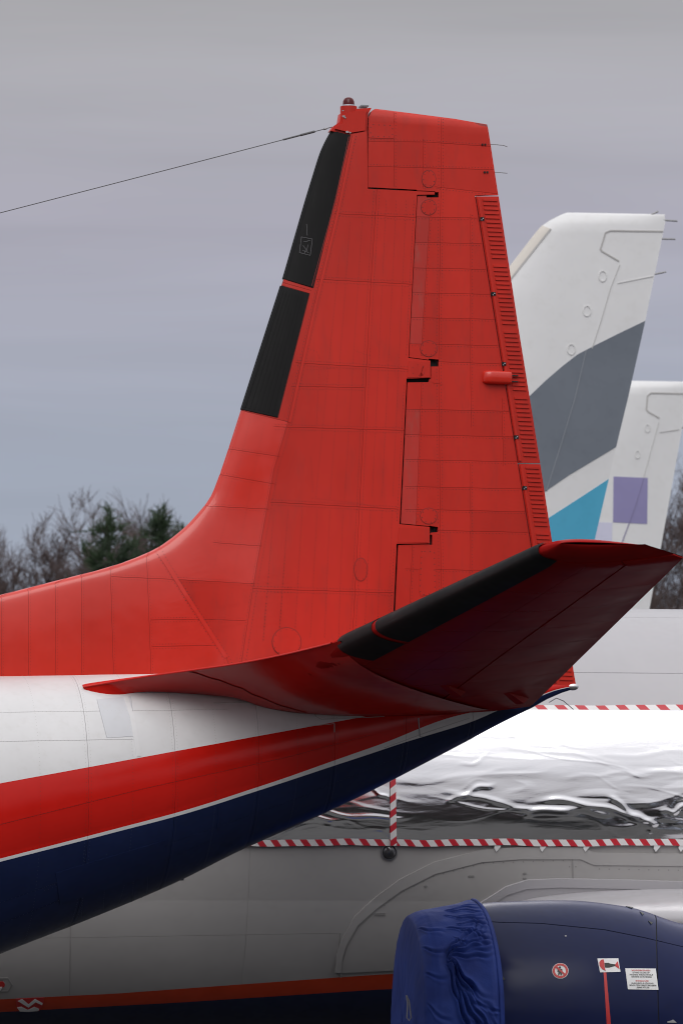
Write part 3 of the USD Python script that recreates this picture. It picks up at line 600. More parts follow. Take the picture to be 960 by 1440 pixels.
_hw = np.minimum(1.45, 0.5 * (_zt - _zb) * np.interp(_xs, [-5, -1, 0.5, 1.5], [1.0, 0.92, 0.80, 0.75])) * np.where(_xs < -8, 1, 1)
_hw = np.where(_xs < -8, 1.45 * _nf, _hw)
FUS = Hull(AF, _xs, _zt, _zb, _hw)
FC = (0.12, 0.06)
def hull_body(S, us, m=72, closed=True, off=0.0):
    """The whole tube of a hull, all the way round."""
    vs = np.linspace(0, 2 * np.pi, m, endpoint=False); g = np.stack(np.meshgrid(us, vs, indexing='ij'), -1).reshape(-1, 2)
    P, n = S.lift(g, off); i, j = np.meshgrid(np.arange(len(us) - 1), np.arange(m), indexing='ij'); j2 = (j + 1) % m
    F = np.stack([i * m + j, (i + 1) * m + j, (i + 1) * m + j2, i * m + j2], -1).reshape(-1, 4); F = np.vstack([F[:, [0, 1, 2]], F[:, [0, 2, 3]]])
    fn = np.cross(P[F[:, 1]] - P[F[:, 0]], P[F[:, 2]] - P[F[:, 0]])
    if ((fn * n[F[:, 0]]).sum(1) < 0).mean() > 0.5: F = F[:, ::-1]
    return P, F, n
fus = put(air, 'fuselage', hull_body(FUS, np.concatenate([np.linspace(-15.98, -5.3, 40), np.linspace(-5.2, _xs[-1] - 0.003, 70)]), off=-0.006), SEAM)
def edge_curve(S, px, u0, u1):
    """A paint edge drawn along the hull: angle from the top as a function of station."""
    c = S.chart(dens(px, 6.0)); c = c[np.argsort(c[:, 0])]
    us = np.linspace(u0, u1, 160); k = np.r_[True, np.diff(c[:, 0]) > 1e-4]; c = c[k]; v = np.interp(us, c[:, 0], c[:, 1]); w = np.hanning(15); return us, np.convolve(np.pad(v, 7, mode='edge'), w / w.sum(), 'valid')
UE = _xs[-1] - 0.02
A_ = [(-700, 1232), (-300, 1158), (0, 1102), (120, 1080), (250, 1056), (390, 1030.5), (480, 1014), (551, 1000.5), (600, 994)]
B_ = [(-700, 1385), (-300, 1286), (0, 1208), (80, 1187.5), (250, 1143), (310, 1124.5), (400, 1095), (480, 1066), (554, 1040.5), (590, 1024), (640, 1006), (668, 1001), (690, 996), (735, 986), (770, 975), (800, 965.5)]
C_ = [(-700, 1390), (-300, 1290.5), (0, 1212.5), (80, 1192), (250, 1148), (310, 1129.5), (400, 1100.5), (480, 1073.5), (516, 1062), (570, 1043.5), (620, 1029), (690, 1007), (700, 996), (736, 986.8), (771, 975.8), (801, 966.2)]
ua, va = edge_curve(FUS, A_, -5.6, 0.55); ub, vb = edge_curve(FUS, B_, -5.6, UE); uc, vc = edge_curve(FUS, C_, -5.6, UE)
va_full = np.interp(ub, ua, va); va_full[ub > 0.5] = 0.0
vb = np.maximum(vb, va_full + 0.01); vc = np.maximum(vc, vb + 0.002)
ring_ = lambda u0, v0, v1: shapely.make_valid(Polygon(list(zip(u0, v0)) + list(zip(u0, v1 + 1e-5))[::-1]))
zone_white = ring_(ub, np.zeros_like(ub), va_full); zone_red = ring_(ub, va_full, vb); zone_pin = ring_(ub, vb, vc); zone_navy = ring_(ub, vc, np.full_like(ub, math.pi))
ext = lambda v0, v1: sbox(-13.2, v0, -5.6, v1)
frames = [-12.4, -11.2, -10.0, -8.8, -7.6, -6.4, -5.6, -4.85, -4.1, -3.35, -2.62, -1.93, -1.25, -0.62, -0.02, 0.55, 1.0]
fl = [LineString([(u, -0.1), (u, 3.3)]) for u in frames]
sl = [FUS.line(s) for s in ([(-500, 1005), (0, 1002), (150, 1000), (320, 998)], [(-500, 1046), (0, 1043), (120, 1041), (193, 1040)], [(-400, 1240), (0, 1160), (200, 1110), (400, 1066), (520, 1034)], [(-400, 1380), (0, 1270), (110, 1232), (235, 1190), (240, 1186)], [(240, 1186), (400, 1130), (560, 1065), (640, 1033)], [(-300, 1420), (0, 1300), (150, 1240), (330, 1170)])]
patch = FUS.shape([(136, 984), (184, 979), (191, 1036), (150, 1038)])
for zone, m, v0, v1 in ((zone_white, WHITE, 0, va[0]), (zone_red, RED_STRIPE, va[0], vb[0]), (zone_pin, WHITE, vb[0], vc[0]), (zone_navy, NAVY, vc[0], math.pi)):
    z = zone.union(ext(v0, v1)); z = max(polys(z), key=lambda p: p.area)
    if m is WHITE and v0 == 0: z = z.difference(patch)
    for q in cut(z, fl + (sl if zone is not zone_pin else []), 0.0030):
        g = sheet(FUS, q, 0.0, 0.006, FC)
        if g: put(fus, 'skin_panel' if zone is not zone_pin else 'pin_stripe', g, m)
put(fus, 'skin_panel', sheet(FUS, patch.buffer(-0.002), 0.001, 0.006, FC), GREY_PATCH, 'pale grey replacement panel')
# doubler straps, access panel and drain on the lower fuselage
put(fus, 'frame_strap', sheet(FUS, strip(FUS.line([(308, 1133), (309, 1145), (307, 1165)]), 0.03), 0.004, 0.004, FC), NAVY)
put(fus, 'frame_strap', sheet(FUS, strip(FUS.line([(176, 978), (186, 1010), (195, 1064)]), 0.035), 0.003, 0.004, FC), WHITE)
put(fus, 'access_door', sheet(FUS, FUS.shape([(78, 1228), (232, 1182), (231, 1226), (84, 1272)]), 0.004, 0.004, FC), NAVY)
for k, (px, w) in enumerate((([(440, 1000), (444, 1008), (452, 1012), (540, 1008)], 0.008), ([(300, 989), (356, 988), (364, 992)], 0.007), ([(430, 1022), (470, 1018), (470, 1030)], 0.005), ([(540, 1052), (600, 1030), (660, 1010)], 0.005), ([(588, 1010), (590, 1036), (594, 1036)], 0.008))):
    put(fus, 'lap_joint', sheet(FUS, strip(FUS.line(px), w), 0.0025, 0.003, FC), WHITE_RIVET if k < 3 else STEEL)
P = Z(252, 1237); put(fus, 'drain_mast', boxgeo(P + [0, -0.02, 0.02], (0.028, 0.02, 0.03)), NAVY)
P = Z(188, 1264); put(fus, 'drain_mast', boxgeo(P + [0, -0.02, 0.03], (0.06, 0.015, 0.025)), NAVY)
fr_l = [LineString([(u + d, 0.02), (u + d, 3.0)]) for u in frames[5:-1] for d in (-0.02, 0.02)] + [LineString([(u, 0.02), (u, 3.0)]) for u in (-3.7, -3.0, -2.27, -1.6, -0.93)]
fz = lambda z: z.buffer(-0.01)
put(fus, 'rivets', rivets(FUS, inside(fr_l + sl, fz(zone_white)), 0.03, 0.004), WHITE_RIVET, kind='stuff')
put(fus, 'rivets', rivets(FUS, inside(fr_l + sl, fz(zone_red)), 0.03, 0.004), RIVET, kind='stuff')
put(fus, 'rivets', rivets(FUS, inside(fr_l + sl + [FUS.line([(60, 1245 + d), (230, 1183 + d)]) for d in (4, 9)] + [FUS.line([(x, 1200), (x - 6, 1300)]) for x in (120, 150, 190, 210)], fz(zone_navy)), 0.03, 0.004), NAVY_RIVET, kind='stuff')
tip = trimesh.creation.icosphere(3, 0.032); tip.apply_scale([1.5, 0.9, 0.9]); tip.apply_translation(Z(805, 966)); put(air, 'tail_lamp', geo(tip, True), SILVER)
put(air, 'static_wick', tube(AF.world(AF.at([(772, 988), (782, 982), (792, 986), (806, 998)], np.zeros(4) - 0.03)), 0.0035, 5), CABLE)

# ================================================================== 1c. the tailplane: near half with panels, far half mirrored
G9, Z0 = math.tan(math.radians(9.0)), 3.86
NS = np.array([0, G9, 1.0]) / math.hypot(G9, 1)
def on_plane(px):
    d = ray(px); o = EYEPOS
    t = (Z0 - G9 * o[1] - o[2]) / (d[:, 2] + G9 * d[:, 1]); return o + d * t[:, None]
_pl = on_plane([(480, 903), (757, 772), (735, 1003), (960, 783), (780, 761), (905, 767)])
LT = -_pl[5, 1] + 0.03
class TailSkin(Surface):
    """Tailplane: u = signed root of the chord fraction (negative below), v = distance out from the centre line."""
    sign = 1.0
    mirror = 1.0
    def __init__(s):
        le0, le1, te0, te1, tipa, tipb = _pl
        s.k = (le1[0] - le0[0]) / (le0[1] - le1[1])
        s.leL = np.array([-0.2, -le0[1], -le1[1] - 0.10, -tipa[1], LT]); s.lex = np.array([le0[0] + s.k * (le0[1] + 0.2), le0[0], le1[0] - 0.02, le1[0] + 0.13, le1[0] + 0.36])
        s.teL = np.array([-0.2, -te0[1], -te1[1], (-te1[1] + LT) / 2, LT]); kt = (te1[0] - te0[0]) / (te0[1] - te1[1])
        s.tex = np.array([te0[0] - kt * (-te0[1] + 0.2), te0[0], te1[0], (te1[0] + tipb[0]) / 2, tipb[0]])
    def LE(s, L): return np.interp(L, s.leL, s.lex)
    def TE(s, L): return np.interp(L, s.teL, s.tex)
    def th(s, f, L):
        c = s.TE(L) - s.LE(L); e = np.clip((LT - L) / 0.17, 0, 1)
        return ((0.122 + 0.006 * L) * c * naca(f) + 0.006) * np.sqrt(1 - (1 - e) ** 2)
    def P(s, uv):
        u, L = uv[:, 0], uv[:, 1]; f = u * u
        x = s.LE(L) + (s.TE(L) - s.LE(L)) * f
        p = np.stack([x, -L, Z0 + G9 * L], -1) + NS * (np.sign(u) * s.th(f, L))[:, None]
        return p * [1, s.mirror, 1]
    def normal(s, uv):
        uv = np.array(uv, float); z = np.abs(uv[:, 0]) < 2e-3; uv[z, 0] = 2e-3; uv[:, 1] = np.minimum(uv[:, 1], LT - 0.002)
        return super().normal(uv)
    def chart(s, px):
        d = ray(px); o = EYEPOS; h = np.zeros(len(d))
        for _ in range(14):
            q = o[None] - NS * h[:, None]; t = (Z0 - G9 * q[:, 1] - q[:, 2]) / (d[:, 2] + G9 * d[:, 1]); p = q + d * t[:, None]
            L = -p[:, 1]; f = np.clip((p[:, 0] - s.LE(L)) / (s.TE(L) - s.LE(L)), 0, 1); h = 0.5 * h - 0.5 * s.th(f, np.clip(L, 0, LT))
        return np.stack([s.LE(L) + f * (s.TE(L) - s.LE(L)), L], -1)
    def uv(s, pq):
        f = (pq[:, 0] - s.LE(pq[:, 1])) / (s.TE(pq[:, 1]) - s.LE(pq[:, 1])); return np.stack([-np.sqrt(np.clip(f, 0, 1)), pq[:, 1]], -1)
def wing_body(S, v0, v1, nu=28, nv=70, off=0.0, u0=-1.0, u1=1.0):
    us = np.sign(np.linspace(u0, u1, 2 * nu + 1)) * np.abs(np.linspace(u0, u1, 2 * nu + 1)); vs = v0 + (v1 - v0) * (1 - (1 - np.linspace(0, 1, nv)) ** 1.6)
    g = np.stack(np.meshgrid(us, vs, indexing='ij'), -1).reshape(-1, 2); P = S.P(g); n = S.normal(g) * S.mirror
    P = P + n * off
    i, j = np.meshgrid(np.arange(len(us) - 1), np.arange(nv - 1), indexing='ij')
    F = np.stack([i * nv + j, (i + 1) * nv + j, (i + 1) * nv + j + 1, i * nv + j + 1], -1).reshape(-1, 4); F = np.vstack([F[:, [0, 1, 2]], F[:, [0, 2, 3]]])
    fn = np.cross(P[F[:, 1]] - P[F[:, 0]], P[F[:, 2]] - P[F[:, 0]])
    if ((fn * n[F[:, 0]]).sum(1) < 0).mean() > 0.5: F = F[:, ::-1]
    return P, F, n
TS = TailSkin(); TS.sign = 1.0
_n = TS.normal(np.array([[-0.6, 2.5]]))[0]
if _n[2] > 0: TS.sign = -1.0
LTIP = LT - 0.004
stab = put(air, 'tailplane', wing_body(TS, 0.15, LTIP, off=-0.004), RED_SHADED)
SC = (0.05, 0.10)
HINGE = [(600, 968), (640, 948), (690, 918), (760, 868), (830, 812), (872, 784), (882, 776)]
cL = TS.chart(dens(HINGE, 10)); hx = lambda L: TS.LE(L) + 0.62 * (TS.TE(L) - TS.LE(L))
Ls = np.linspace(0.25, LT - 0.25, 60)
hinge_l = LineString(list(zip(hx(Ls), Ls)))
tipL = LT - 0.25
below = Polygon(list(zip(TS.LE(Ls), Ls)) + list(zip(TS.TE(Ls), Ls))[::-1]).buffer(0)
boots_low = TS.shape([(460, 880), (476, 905), (490, 921), (512, 923), (560, 901), (640, 861), (700, 830), (772, 793), (757, 760), (700, 770)])
Lm1, Lm0 = -_pl[0, 1], -_pl[1, 1] - 0.03
band = Polygon(list(zip(TS.LE(Ls) - 0.01, Ls)) + list(zip(TS.LE(Ls) + 0.135 * (TS.TE(Ls) - TS.LE(Ls)), Ls))[::-1])
ribs_ = [LineString([(-4, L), (3, L)]) for L in (0.9, 1.45, 2.0, 2.6, 3.2, 3.8, 4.35)]
spar = [LineString([(TS.LE(L) + f * (TS.TE(L) - TS.LE(L)), L) for L in Ls]) for f in (0.14, 0.36)]
fore = below.difference(hinge_l.buffer(0.006, cap_style='flat'))
pieces = cut(below, [hinge_l], 0.012)
for q in pieces:
    aft = q.representative_point().x > hx(q.representative_point().y)
    host = stab if not aft else put(air, 'elevator', sheet(TS, q, 0.0005, 0.006, SC), RED_SHADED)
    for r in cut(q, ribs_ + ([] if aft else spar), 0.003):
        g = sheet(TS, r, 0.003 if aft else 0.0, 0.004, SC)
        if g: put(host, 'skin_panel', g, RED_SHADED)
put(stab, 'rivets', rivets(TS, inside([LineString([(l.coords[0][0], l.coords[0][1] + d), (l.coords[1][0], l.coords[1][1] + d)]) for l in ribs_ for d in (-0.02, 0.02)], below.buffer(-0.02)), 0.035, 0.004), RIVET, kind='stuff')
# boots of the tailplane, each wrapped over the edge
def wrap(S, v0, v1, u0, u1, off): return wing_body(S, v0, v1, 10, 30, off, u0, u1)
SPL = TS.chart(np.array([(527, 884)]))[0, 1]
for a, b in ((Lm1 - 0.06, SPL - 0.03), (SPL + 0.03, Lm0)):
    put(air, 'de_icing_boot', wrap(TS, a, b, -0.37, 0.30, 0.007), BOOT)
put(stab, 'boot_joint', wrap(TS, SPL - 0.032, SPL + 0.032, -0.37, 0.30, 0.002), RED_SHADED)
for (x, y), w in (((634, 968), 0.30), ((722, 978), 0.26)):
    pq = TS.chart(np.array([(x - 12, y - 4), (x + 14, y + 6)])); P, n = TS.lift(TS.uv(pq), 0.0)
    a, b = P; nn = n.mean(0); s_ = np.cross(b - a, nn); s_ /= np.linalg.norm(s_)
    ln = np.linalg.norm(b - a); V = np.array([a + s_ * 0.02, a - s_ * 0.02, a + (b - a) * 0.75 + s_ * 0.03 + nn * 0.05, a + (b - a) * 0.75 - s_ * 0.03 + nn * 0.05, b + s_ * 0.045, b - s_ * 0.045, a + (b - a) * 0.75 + s_ * 0.05 - nn * 0.02, a + (b - a) * 0.75 - s_ * 0.05 - nn * 0.02])
    put(stab, 'hinge_fairing', geo(trimesh.Trimesh(V, process=False).convex_hull, 20), RED_SHADED)
TM = TailSkin(); TM.mirror = -1.0; TM.sign = TS.sign
st2 = put(air, 'tailplane', wing_body(TM, 0.15, LTIP), RED_SHADED)
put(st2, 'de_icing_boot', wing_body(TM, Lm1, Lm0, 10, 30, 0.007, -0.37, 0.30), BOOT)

# root fairing: a thin-edged fillet running forward from the tailplane along the fuselage
E_px = np.array([(117, 967), (160, 959.5), (200, 953), (260, 944.5), (330, 934.5), (400, 921), (440, 911.5), (462, 906), (478, 901.5)], float)
W_px = np.array([(119, 970), (165, 977), (205, 973), (270, 976), (370, 986), (480, 997), (560, 999), (640, 994), (700, 990)], float)
ts = np.linspace(0, 1, 60)
def along(px, t):
    d = np.r_[0, np.cumsum(np.hypot(*np.diff(px, axis=0).T))]; d /= d[-1]
    return np.stack([PchipInterpolator(d, px[:, k])(t) for k in (0, 1)], -1)
Wp = along(W_px, ts); Wl = FUS.P(FUS.uv(FUS.chart(Wp)))
Ep = along(E_px, ts); y_start, y_end = Wl[0, 1], -TS.chart(np.array([(478, 903.0)]))[0, 1]
tx = (Ep[:, 0] - 117) / (478 - 117.0)
yE = y_start + (y_end - y_start) * (0.35 * tx + 0.65 * tx ** 2.2)
El = AF.at(Ep, yE)
ks = np.linspace(0, 1, 18)
Cl = np.stack([(El[:, 0] + Wl[:, 0]) / 2, Wl[:, 1] + (El[:, 1] - Wl[:, 1]) * 0.55, Wl[:, 2] + (El[:, 2] - Wl[:, 2]) * 0.22], -1)
low = np.stack([El * (1 - k) ** 2 + 2 * k * (1 - k) * Cl + Wl * k * k for k in ks], 1)
Tl = np.stack([Wl[:, 0] - 0.0, np.minimum(-0.12, Wl[:, 1] * 0.55), np.maximum(El[:, 2], Wl[:, 2]) + 0.10 * tx + 0.02], -1)
def skin_z(p):
    Lq = np.clip(-p[..., 1], 0.0, LTIP); f = (p[..., 0] - TS.LE(Lq)) / (TS.TE(Lq) - TS.LE(Lq))
    return np.where(f > 0, Z0 + G9 * Lq - TS.th(np.clip(f, 0, 1), Lq) - 0.006, 99.0)
zk = low[:, :, 2].copy()
for it in range(90):
    zs = zk.copy(); zs[1:-1, 1:-1] = 0.25 * (zk[:-2, 1:-1] + zk[2:, 1:-1] + zk[1:-1, :-2] + zk[1:-1, 2:]); zs[-1, 1:-1] = zs[-2, 1:-1]
    zk[:, 1:-1] = np.minimum(np.minimum(zk, zs), skin_z(low))[:, 1:-1]
low[:, :, 2] = zk
up_ = np.stack([El + (Tl - El) * k + np.array([0, 0, 0.02 * math.sin(math.pi * k)]) for k in ks[::-1]], 1)
allp = np.concatenate([up_[:, :-1], low], 1); ni, nj = allp.shape[:2]
i, j = np.meshgrid(np.arange(ni - 1), np.arange(nj - 1), indexing='ij'); F = np.stack([i * nj + j, (i + 1) * nj + j, (i + 1) * nj + j + 1, i * nj + j + 1], -1).reshape(-1, 4)
fm = trimesh.Trimesh(allp.reshape(-1, 3), np.vstack([F[:, [0, 1, 2]], F[:, [0, 2, 3]]]), process=False)
fair = put(air, 'root_fairing', geo(fm, 60), RED_STRIPE)
put(fair, 'edge_bead', tube(El[:-2] + [0, 0, 0.002], 0.008, 8), RED_STRIPE)
for k0, k1 in ((24, 34),):
    put(fair, 'lap_joint', tube(np.array([low[k0 + int(round((k1 - k0) * q))][int(q * 17)] + [0, -0.002, -0.003] for q in np.linspace(0, 1, 12)]), 0.004, 5), DARK_RED)

# ================================================================== 2. the parked jet behind, its windows under silver foil
JR = Frame(EYEPOS + 48.5 * (VIEW * [1, 1, 0] / np.hypot(VIEW[0], VIEW[1])) + RIGHT * 0.0, -5.0)
CZ, RH, RW = 3.20, 2.005, 1.88
_jx = np.array([-15.0, -14.8, -14.3, -13.5, -12.3, -10.8, -9.5, 8.0, 10.5, 13.0, 15.5, 17.5])
_jt = np.array([3.0, 3.4, 3.75, 4.2, 4.75, 5.1, 5.205, 5.205, 5.205, 5.18, 5.12, 5.0]); _jb = np.array([2.4, 2.1, 1.85, 1.6, 1.35, 1.22, 1.195, 1.195, 1.35, 2.0, 2.9, 3.7]); _jw = np.array([0.2, 0.6, 0.95, 1.3, 1.65, 1.85, 1.88, 1.88, 1.86, 1.55, 1.05, 0.6])
JET = Hull(JR, _jx, _jt, _jb, _jw)
jet = thing('foil_wrapped_airliner', 'pale grey parked airliner with silver foil over its windows, behind the red tail', 'airliner', JR.world([[0, 0, 0]])[0])
jf = put(jet, 'fuselage', hull_body(JET, np.concatenate([np.linspace(-14.98, -9.6, 30), np.linspace(-9.5, 17.45, 60)]), off=-0.008, m=96), AIR_WHITE)
JC = (0.25, 0.045)
def hull_edge(S, px, us):
    c = S.chart(dens(px, 8.0)); c = c[np.argsort(c[:, 0])]; return np.interp(us, c[:, 0], c[:, 1])
ju = np.linspace(-9.4, 8.0, 160)
s_top = hull_edge(JET, [(-300, 1418), (0, 1406), (162, 1398), (325, 1386), (520, 1372), (700, 1362), (960, 1350)], ju)
s_bot = hull_edge(JET, [(-300, 1436), (0, 1424), (260, 1410), (520, 1393), (700, 1384), (960, 1374)], ju)
t_hi = hull_edge(JET, [(-300, 998), (750, 997.5), (960, 999)], ju); t_lo = hull_edge(JET, [(-300, 1188), (360, 1187), (700, 1184), (960, 1185)], ju)
jz = lambda v0, v1: shapely.make_valid(Polygon(list(zip(ju, v0)) + list(zip(ju, v1))[::-1]))
jfr = [LineString([(u, -1), (u, 4)]) for u in np.arange(-9.0, 8, 2.55) + 0.27]
jlap = [JET.line(s) for s in ([(-300, 1322), (60, 1320), (480, 1313)],)]
jl2 = [LineString([(-9.4, v), (8.0, v)]) for v in (0.35, 0.85)]
put_all = lambda host, S, zone, lines, gap, off, th, cell, name, m: [put(host, name, g, m) for q in cut(zone, lines, gap) if (g := sheet(S, q, off, th, cell))]
zw = jz(np.zeros_like(ju), t_hi); zl = jz(t_lo, s_top)
for q in polys(zw): put_all(jf, JET, q, jfr + jl2, 0.0025, 0.0, 0.008, JC, 'skin_panel', AIR_WHITE)
for q in polys(zl): put_all(jf, JET, q, jfr[:5] + jlap, 0.0014, 0.0, 0.008, JC, 'skin_panel', AIR_GREY)
for q in polys(jz(t_hi, t_lo)): put_all(jf, JET, q, jfr, 0.003, 0.0, 0.008, JC, 'skin_panel', AIR_WHITE)
put(jf, 'red_stripe', sheets(JET, [jz(s_top, s_bot)], 0.0, 0.008, JC), AIR_RED, 'orange red stripe along the lower fuselage')
put(jf, 'belly', sheets(JET, [jz(s_bot, np.full_like(ju, math.pi))], 0.0, 0.008, JC), AIR_NAVY, 'dark navy belly')
# wing-to-body fairing: two stepped panels with raised seals
arc1 = [(475, 1367), (477, 1345), (483, 1325), (500, 1295), (529, 1269), (562, 1245), (610, 1221), (677, 1204), (730, 1200), (816, 1200), (835, 1208), (960, 1209.5), (1080, 1212)]
arc2 = [(640, 1300), (662, 1282), (692, 1264), (711, 1252), (740, 1243), (787, 1241), (907, 1243.5), (1080, 1250)]
f1 = JET.shape(arc1 + [(1080, 1342), (700, 1358), (476, 1368)]); f2 = JET.shape(arc2 + [(1080, 1340), (640, 1355)])
wf = put(jet, 'wing_fairing', sheet(JET, f1, 0.012, 0.03, JC), AIR_GREY)
put(wf, 'seal_strip', sheet(JET, strip(JET.line(arc1), 0.055), 0.018, 0.03, JC), AIR_GREY)
put(wf, 'seal_strip', sheet(JET, strip(JET.line([(a + 4, b + 7) for a, b in arc1]), 0.009), 0.0145, 0.03, JC), AIR_SEAM)
put(wf, 'root_panel', sheet(JET, f2, 0.030, 0.03, JC), AIR_WHITE)
put(wf, 'seal_strip', sheet(JET, strip(JET.line(arc2), 0.04), 0.037, 0.03, JC), AIR_WHITE)
put(wf, 'butt_joint', sheet(JET, strip(JET.line([(804, 1206), (805, 1240)]), 0.014), 0.015, 0.01, JC), AIR_SEAM)
put(wf, 'rivets', rivets(JET, [JET.line(l) for l in ([(520, 1290), (560, 1257), (610, 1232), (680, 1214), (800, 1210)], [(800, 1205), (800, 1240)], [(809, 1205), (809, 1240)], [(835, 1222), (960, 1224)])], 0.09, 0.007, 0.015), AIR_SEAM, kind='stuff')
for cx, cy in ((737, 1228), (737, 1235), (660, 1232), (664, 1232), (598, 1246)): put(wf, 'fastener', sheet(JET, JET.shape(oval(cx, cy, 2.6, 1.3, 10)), 0.016, 0.005, JC), AIR_SEAM)
put(jf, 'drain_slot', sheet(JET, JET.shape([(526, 1283), (541, 1283), (541, 1287), (526, 1287)]), 0.016, 0.006, JC), AIR_SEAM)
for px in ([(100, 1200), (98, 1400)], [(478, 1313), (474, 1372)]): put(jf, 'butt_joint', sheet(JET, strip(JET.line(px), 0.008), 0.001, 0.005, JC), AIR_SEAM)
# round wing-inspection lamp
cq = JET.chart(np.array([(547, 1198.5)])); P, n = JET.lift(JET.uv(cq), 0.0)
def disc_on(P, n, prof, name, host, m, seg=28):
    r = trimesh.creation.revolve(prof, sections=seg); T = trimesh.geometry.align_vectors([0, 0, 1], n); r.apply_transform(T); r.apply_translation(P); return put(host, name, geo(r, 45), m)
lamp = disc_on(P[0], n[0], [(0.0, -0.03), (0.075, -0.03), (0.075, 0.012), (0.064, 0.014), (0.060, 0.004), (0.0, 0.002)], 'inspection_lamp', jet, STEEL)
disc_on(P[0] + n[0] * 0.003, n[0], [(0.060, 0.0), (0.055, 0.018), (0.035, 0.032), (0.0, 0.037)], 'lens', lamp, mat('dark_lamp_glass', {'p': ('principled_bsdf', {'base_color': (0.05, 0.05, 0.055), 'metallic': 0.4, 'roughness': 0.12, 'coat_weight': 1.0})}, surface='p.BSDF'))
# patches and marks low on the left
chev = [[(25, 1408), (31, 1405), (40, 1412.5), (49, 1405), (60, 1411), (59, 1413.5), (50, 1409.5), (40, 1417), (28, 1409.5)], [(24, 1417), (30, 1416), (39, 1420.5), (48, 1416), (55, 1419), (54, 1421.5), (40, 1423), (28, 1422.5)]]
cb = put(jf, 'tape_patch', sheet(JET, JET.shape([(22, 1405), (62, 1403), (61, 1413), (55, 1422), (28, 1423), (23, 1414)]), 0.003, 0.003, JC), STICKER_RED, 'red and white chevron tape patch')
put(cb, 'white_chevron', sheets(JET, [JET.shape(c) for c in chev], 0.006, 0.003, JC), STICKER_WHITE)
hx6 = oval(5, 1386, 13, 12, 6)
hr_ = JET.shape(hx6); put(jf, 'hexagon_mark', sheet(JET, hr_.difference(hr_.buffer(-0.012)), 0.003, 0.004, JC), AIR_SEAM)
hp = put(jf, 'hexagon_plug', sheet(JET, JET.shape(oval(2, 1385, 5, 4.5, 10)), 0.004, 0.004, JC), STICKER_RED); put(hp, 'white_corner', sheet(JET, JET.shape([(-3, 1388), (3, 1388), (1, 1393), (-3, 1393)]), 0.007, 0.003, JC), STICKER_WHITE)

# wing: thick rounded root sweeping out over the engine
class JetWing(Surface):
    sign = 1.0
    Ls = np.array([1.2, 1.9, 3.4, 4.8, 7.0, 9.0]); mirror = 1.0
    def P(s, uv):
        u, L = uv[:, 0], uv[:, 1]; f = u * u
        le = s.x0 + np.interp(L, s.Ls, [-0.45, 0.0, 1.25, 2.15, 3.35, 4.4]); c = np.interp(L, s.Ls, [7.2, 6.8, 5.4, 4.4, 3.6, 3.0]); z = np.interp(L, s.Ls, [2.32, 2.31, 2.24, 2.28, 2.60, 2.90])
        tk = np.interp(L, s.Ls, [0.085, 0.085, 0.095, 0.10, 0.10, 0.10])
        return JR.world(np.stack([le + c * f, -L, z - 0.02 * c * f + np.sign(u) * tk * c * naca(f)], -1))
JW = JetWing(); JW.x0 = JET.chart(np.array([(705, 1262)]))[0, 0]
wv, wF, wn = wing_body(JW, 1.2, 9.0, 26, 50)
if wn[np.argmax(wv[:, 2])][2] < 0: wn = -wn; wF = wF[:, ::-1]
put(jet, 'wing', (wv, wF, wn), AIR_WHITE)

# engine: cowling of revolution under the wing
ENL, ENZ = 4.83, 1.39
def eng_top(px, y): return JR.at([(px, y)], np.array([-ENL]))[0]
e0, e1, e2, e3 = eng_top(600, 1290), eng_top(700, 1268.5), eng_top(880, 1275.5), eng_top(960, 1300)
ex = np.array([e0[0], e0[0] + 0.06, e0[0] + 0.2, e1[0], (e1[0] + e2[0]) / 2, e2[0], e3[0], e3[0] + 0.9, e3[0] + 1.7])
er = np.array([0.80, 0.88, 0.94, e1[2] - ENZ, 1.022, e2[2] - ENZ, e3[2] - ENZ, 0.72, 0.55])
ENG = Hull(JR, ex, ENZ + er, ENZ - er * 0.94, er * 1.02, y0=-ENL)
eng = put(jet, 'engine', hull_body(ENG, np.linspace(ex[0] + 0.001, ex[-1] - 0.001, 60), off=-0.006), BLACK)
EC = (0.10, 0.05)
seam_c = [(640, 1294), (703, 1297.5), (760, 1299), (850, 1308), (905, 1319), (960, 1332), (1040, 1356)]
vj = [(922, 1270), (923, 1330), (926, 1440), (928, 1500)]
whole = sbox(ex[0] + 0.02, 0.0, ex[-1] - 0.02, math.pi)
for q in cut(whole, [ENG.line(seam_c), ENG.line(vj)], 0.010): put(eng, 'cowl_panel', sheet(ENG, q, 0.0, 0.006, EC), COWL)
for k in range(3):
    cx, cy = ((887, 1274.5), (902, 1284), (914, 1297))[k]
    put(eng, 'latch', sheet(ENG, ENG.shape([(cx - 3, cy - 1), (cx + 3, cy + 1.5), (cx + 1, cy + 4)]), 0.006, 0.006, EC), STICKER_BLACK)
put(eng, 'cowl_vent', sheet(ENG, ENG.shape([(703, 1370), (710, 1378), (703, 1380)]), 0.006, 0.006, EC), STICKER_BLACK)
put(eng, 'chip', sheet(ENG, ENG.shape(oval(795, 1317, 1.5, 1.0, 8)), 0.003, 0.004, EC), GREY_LINE)
put(eng, 'scuff', sheet(ENG, ENG.shape([(938, 1437), (943, 1436), (946, 1434.5), (949, 1437), (951, 1439), (938, 1439)]), 0.003, 0.004, EC), GREY_LINE)
def flat_on(S, px, off, name, host, m, label=None): return put(host, name, sheet(S, S.shape(px, 4), off, 0.004, (0.06, 0.04)), m, label)
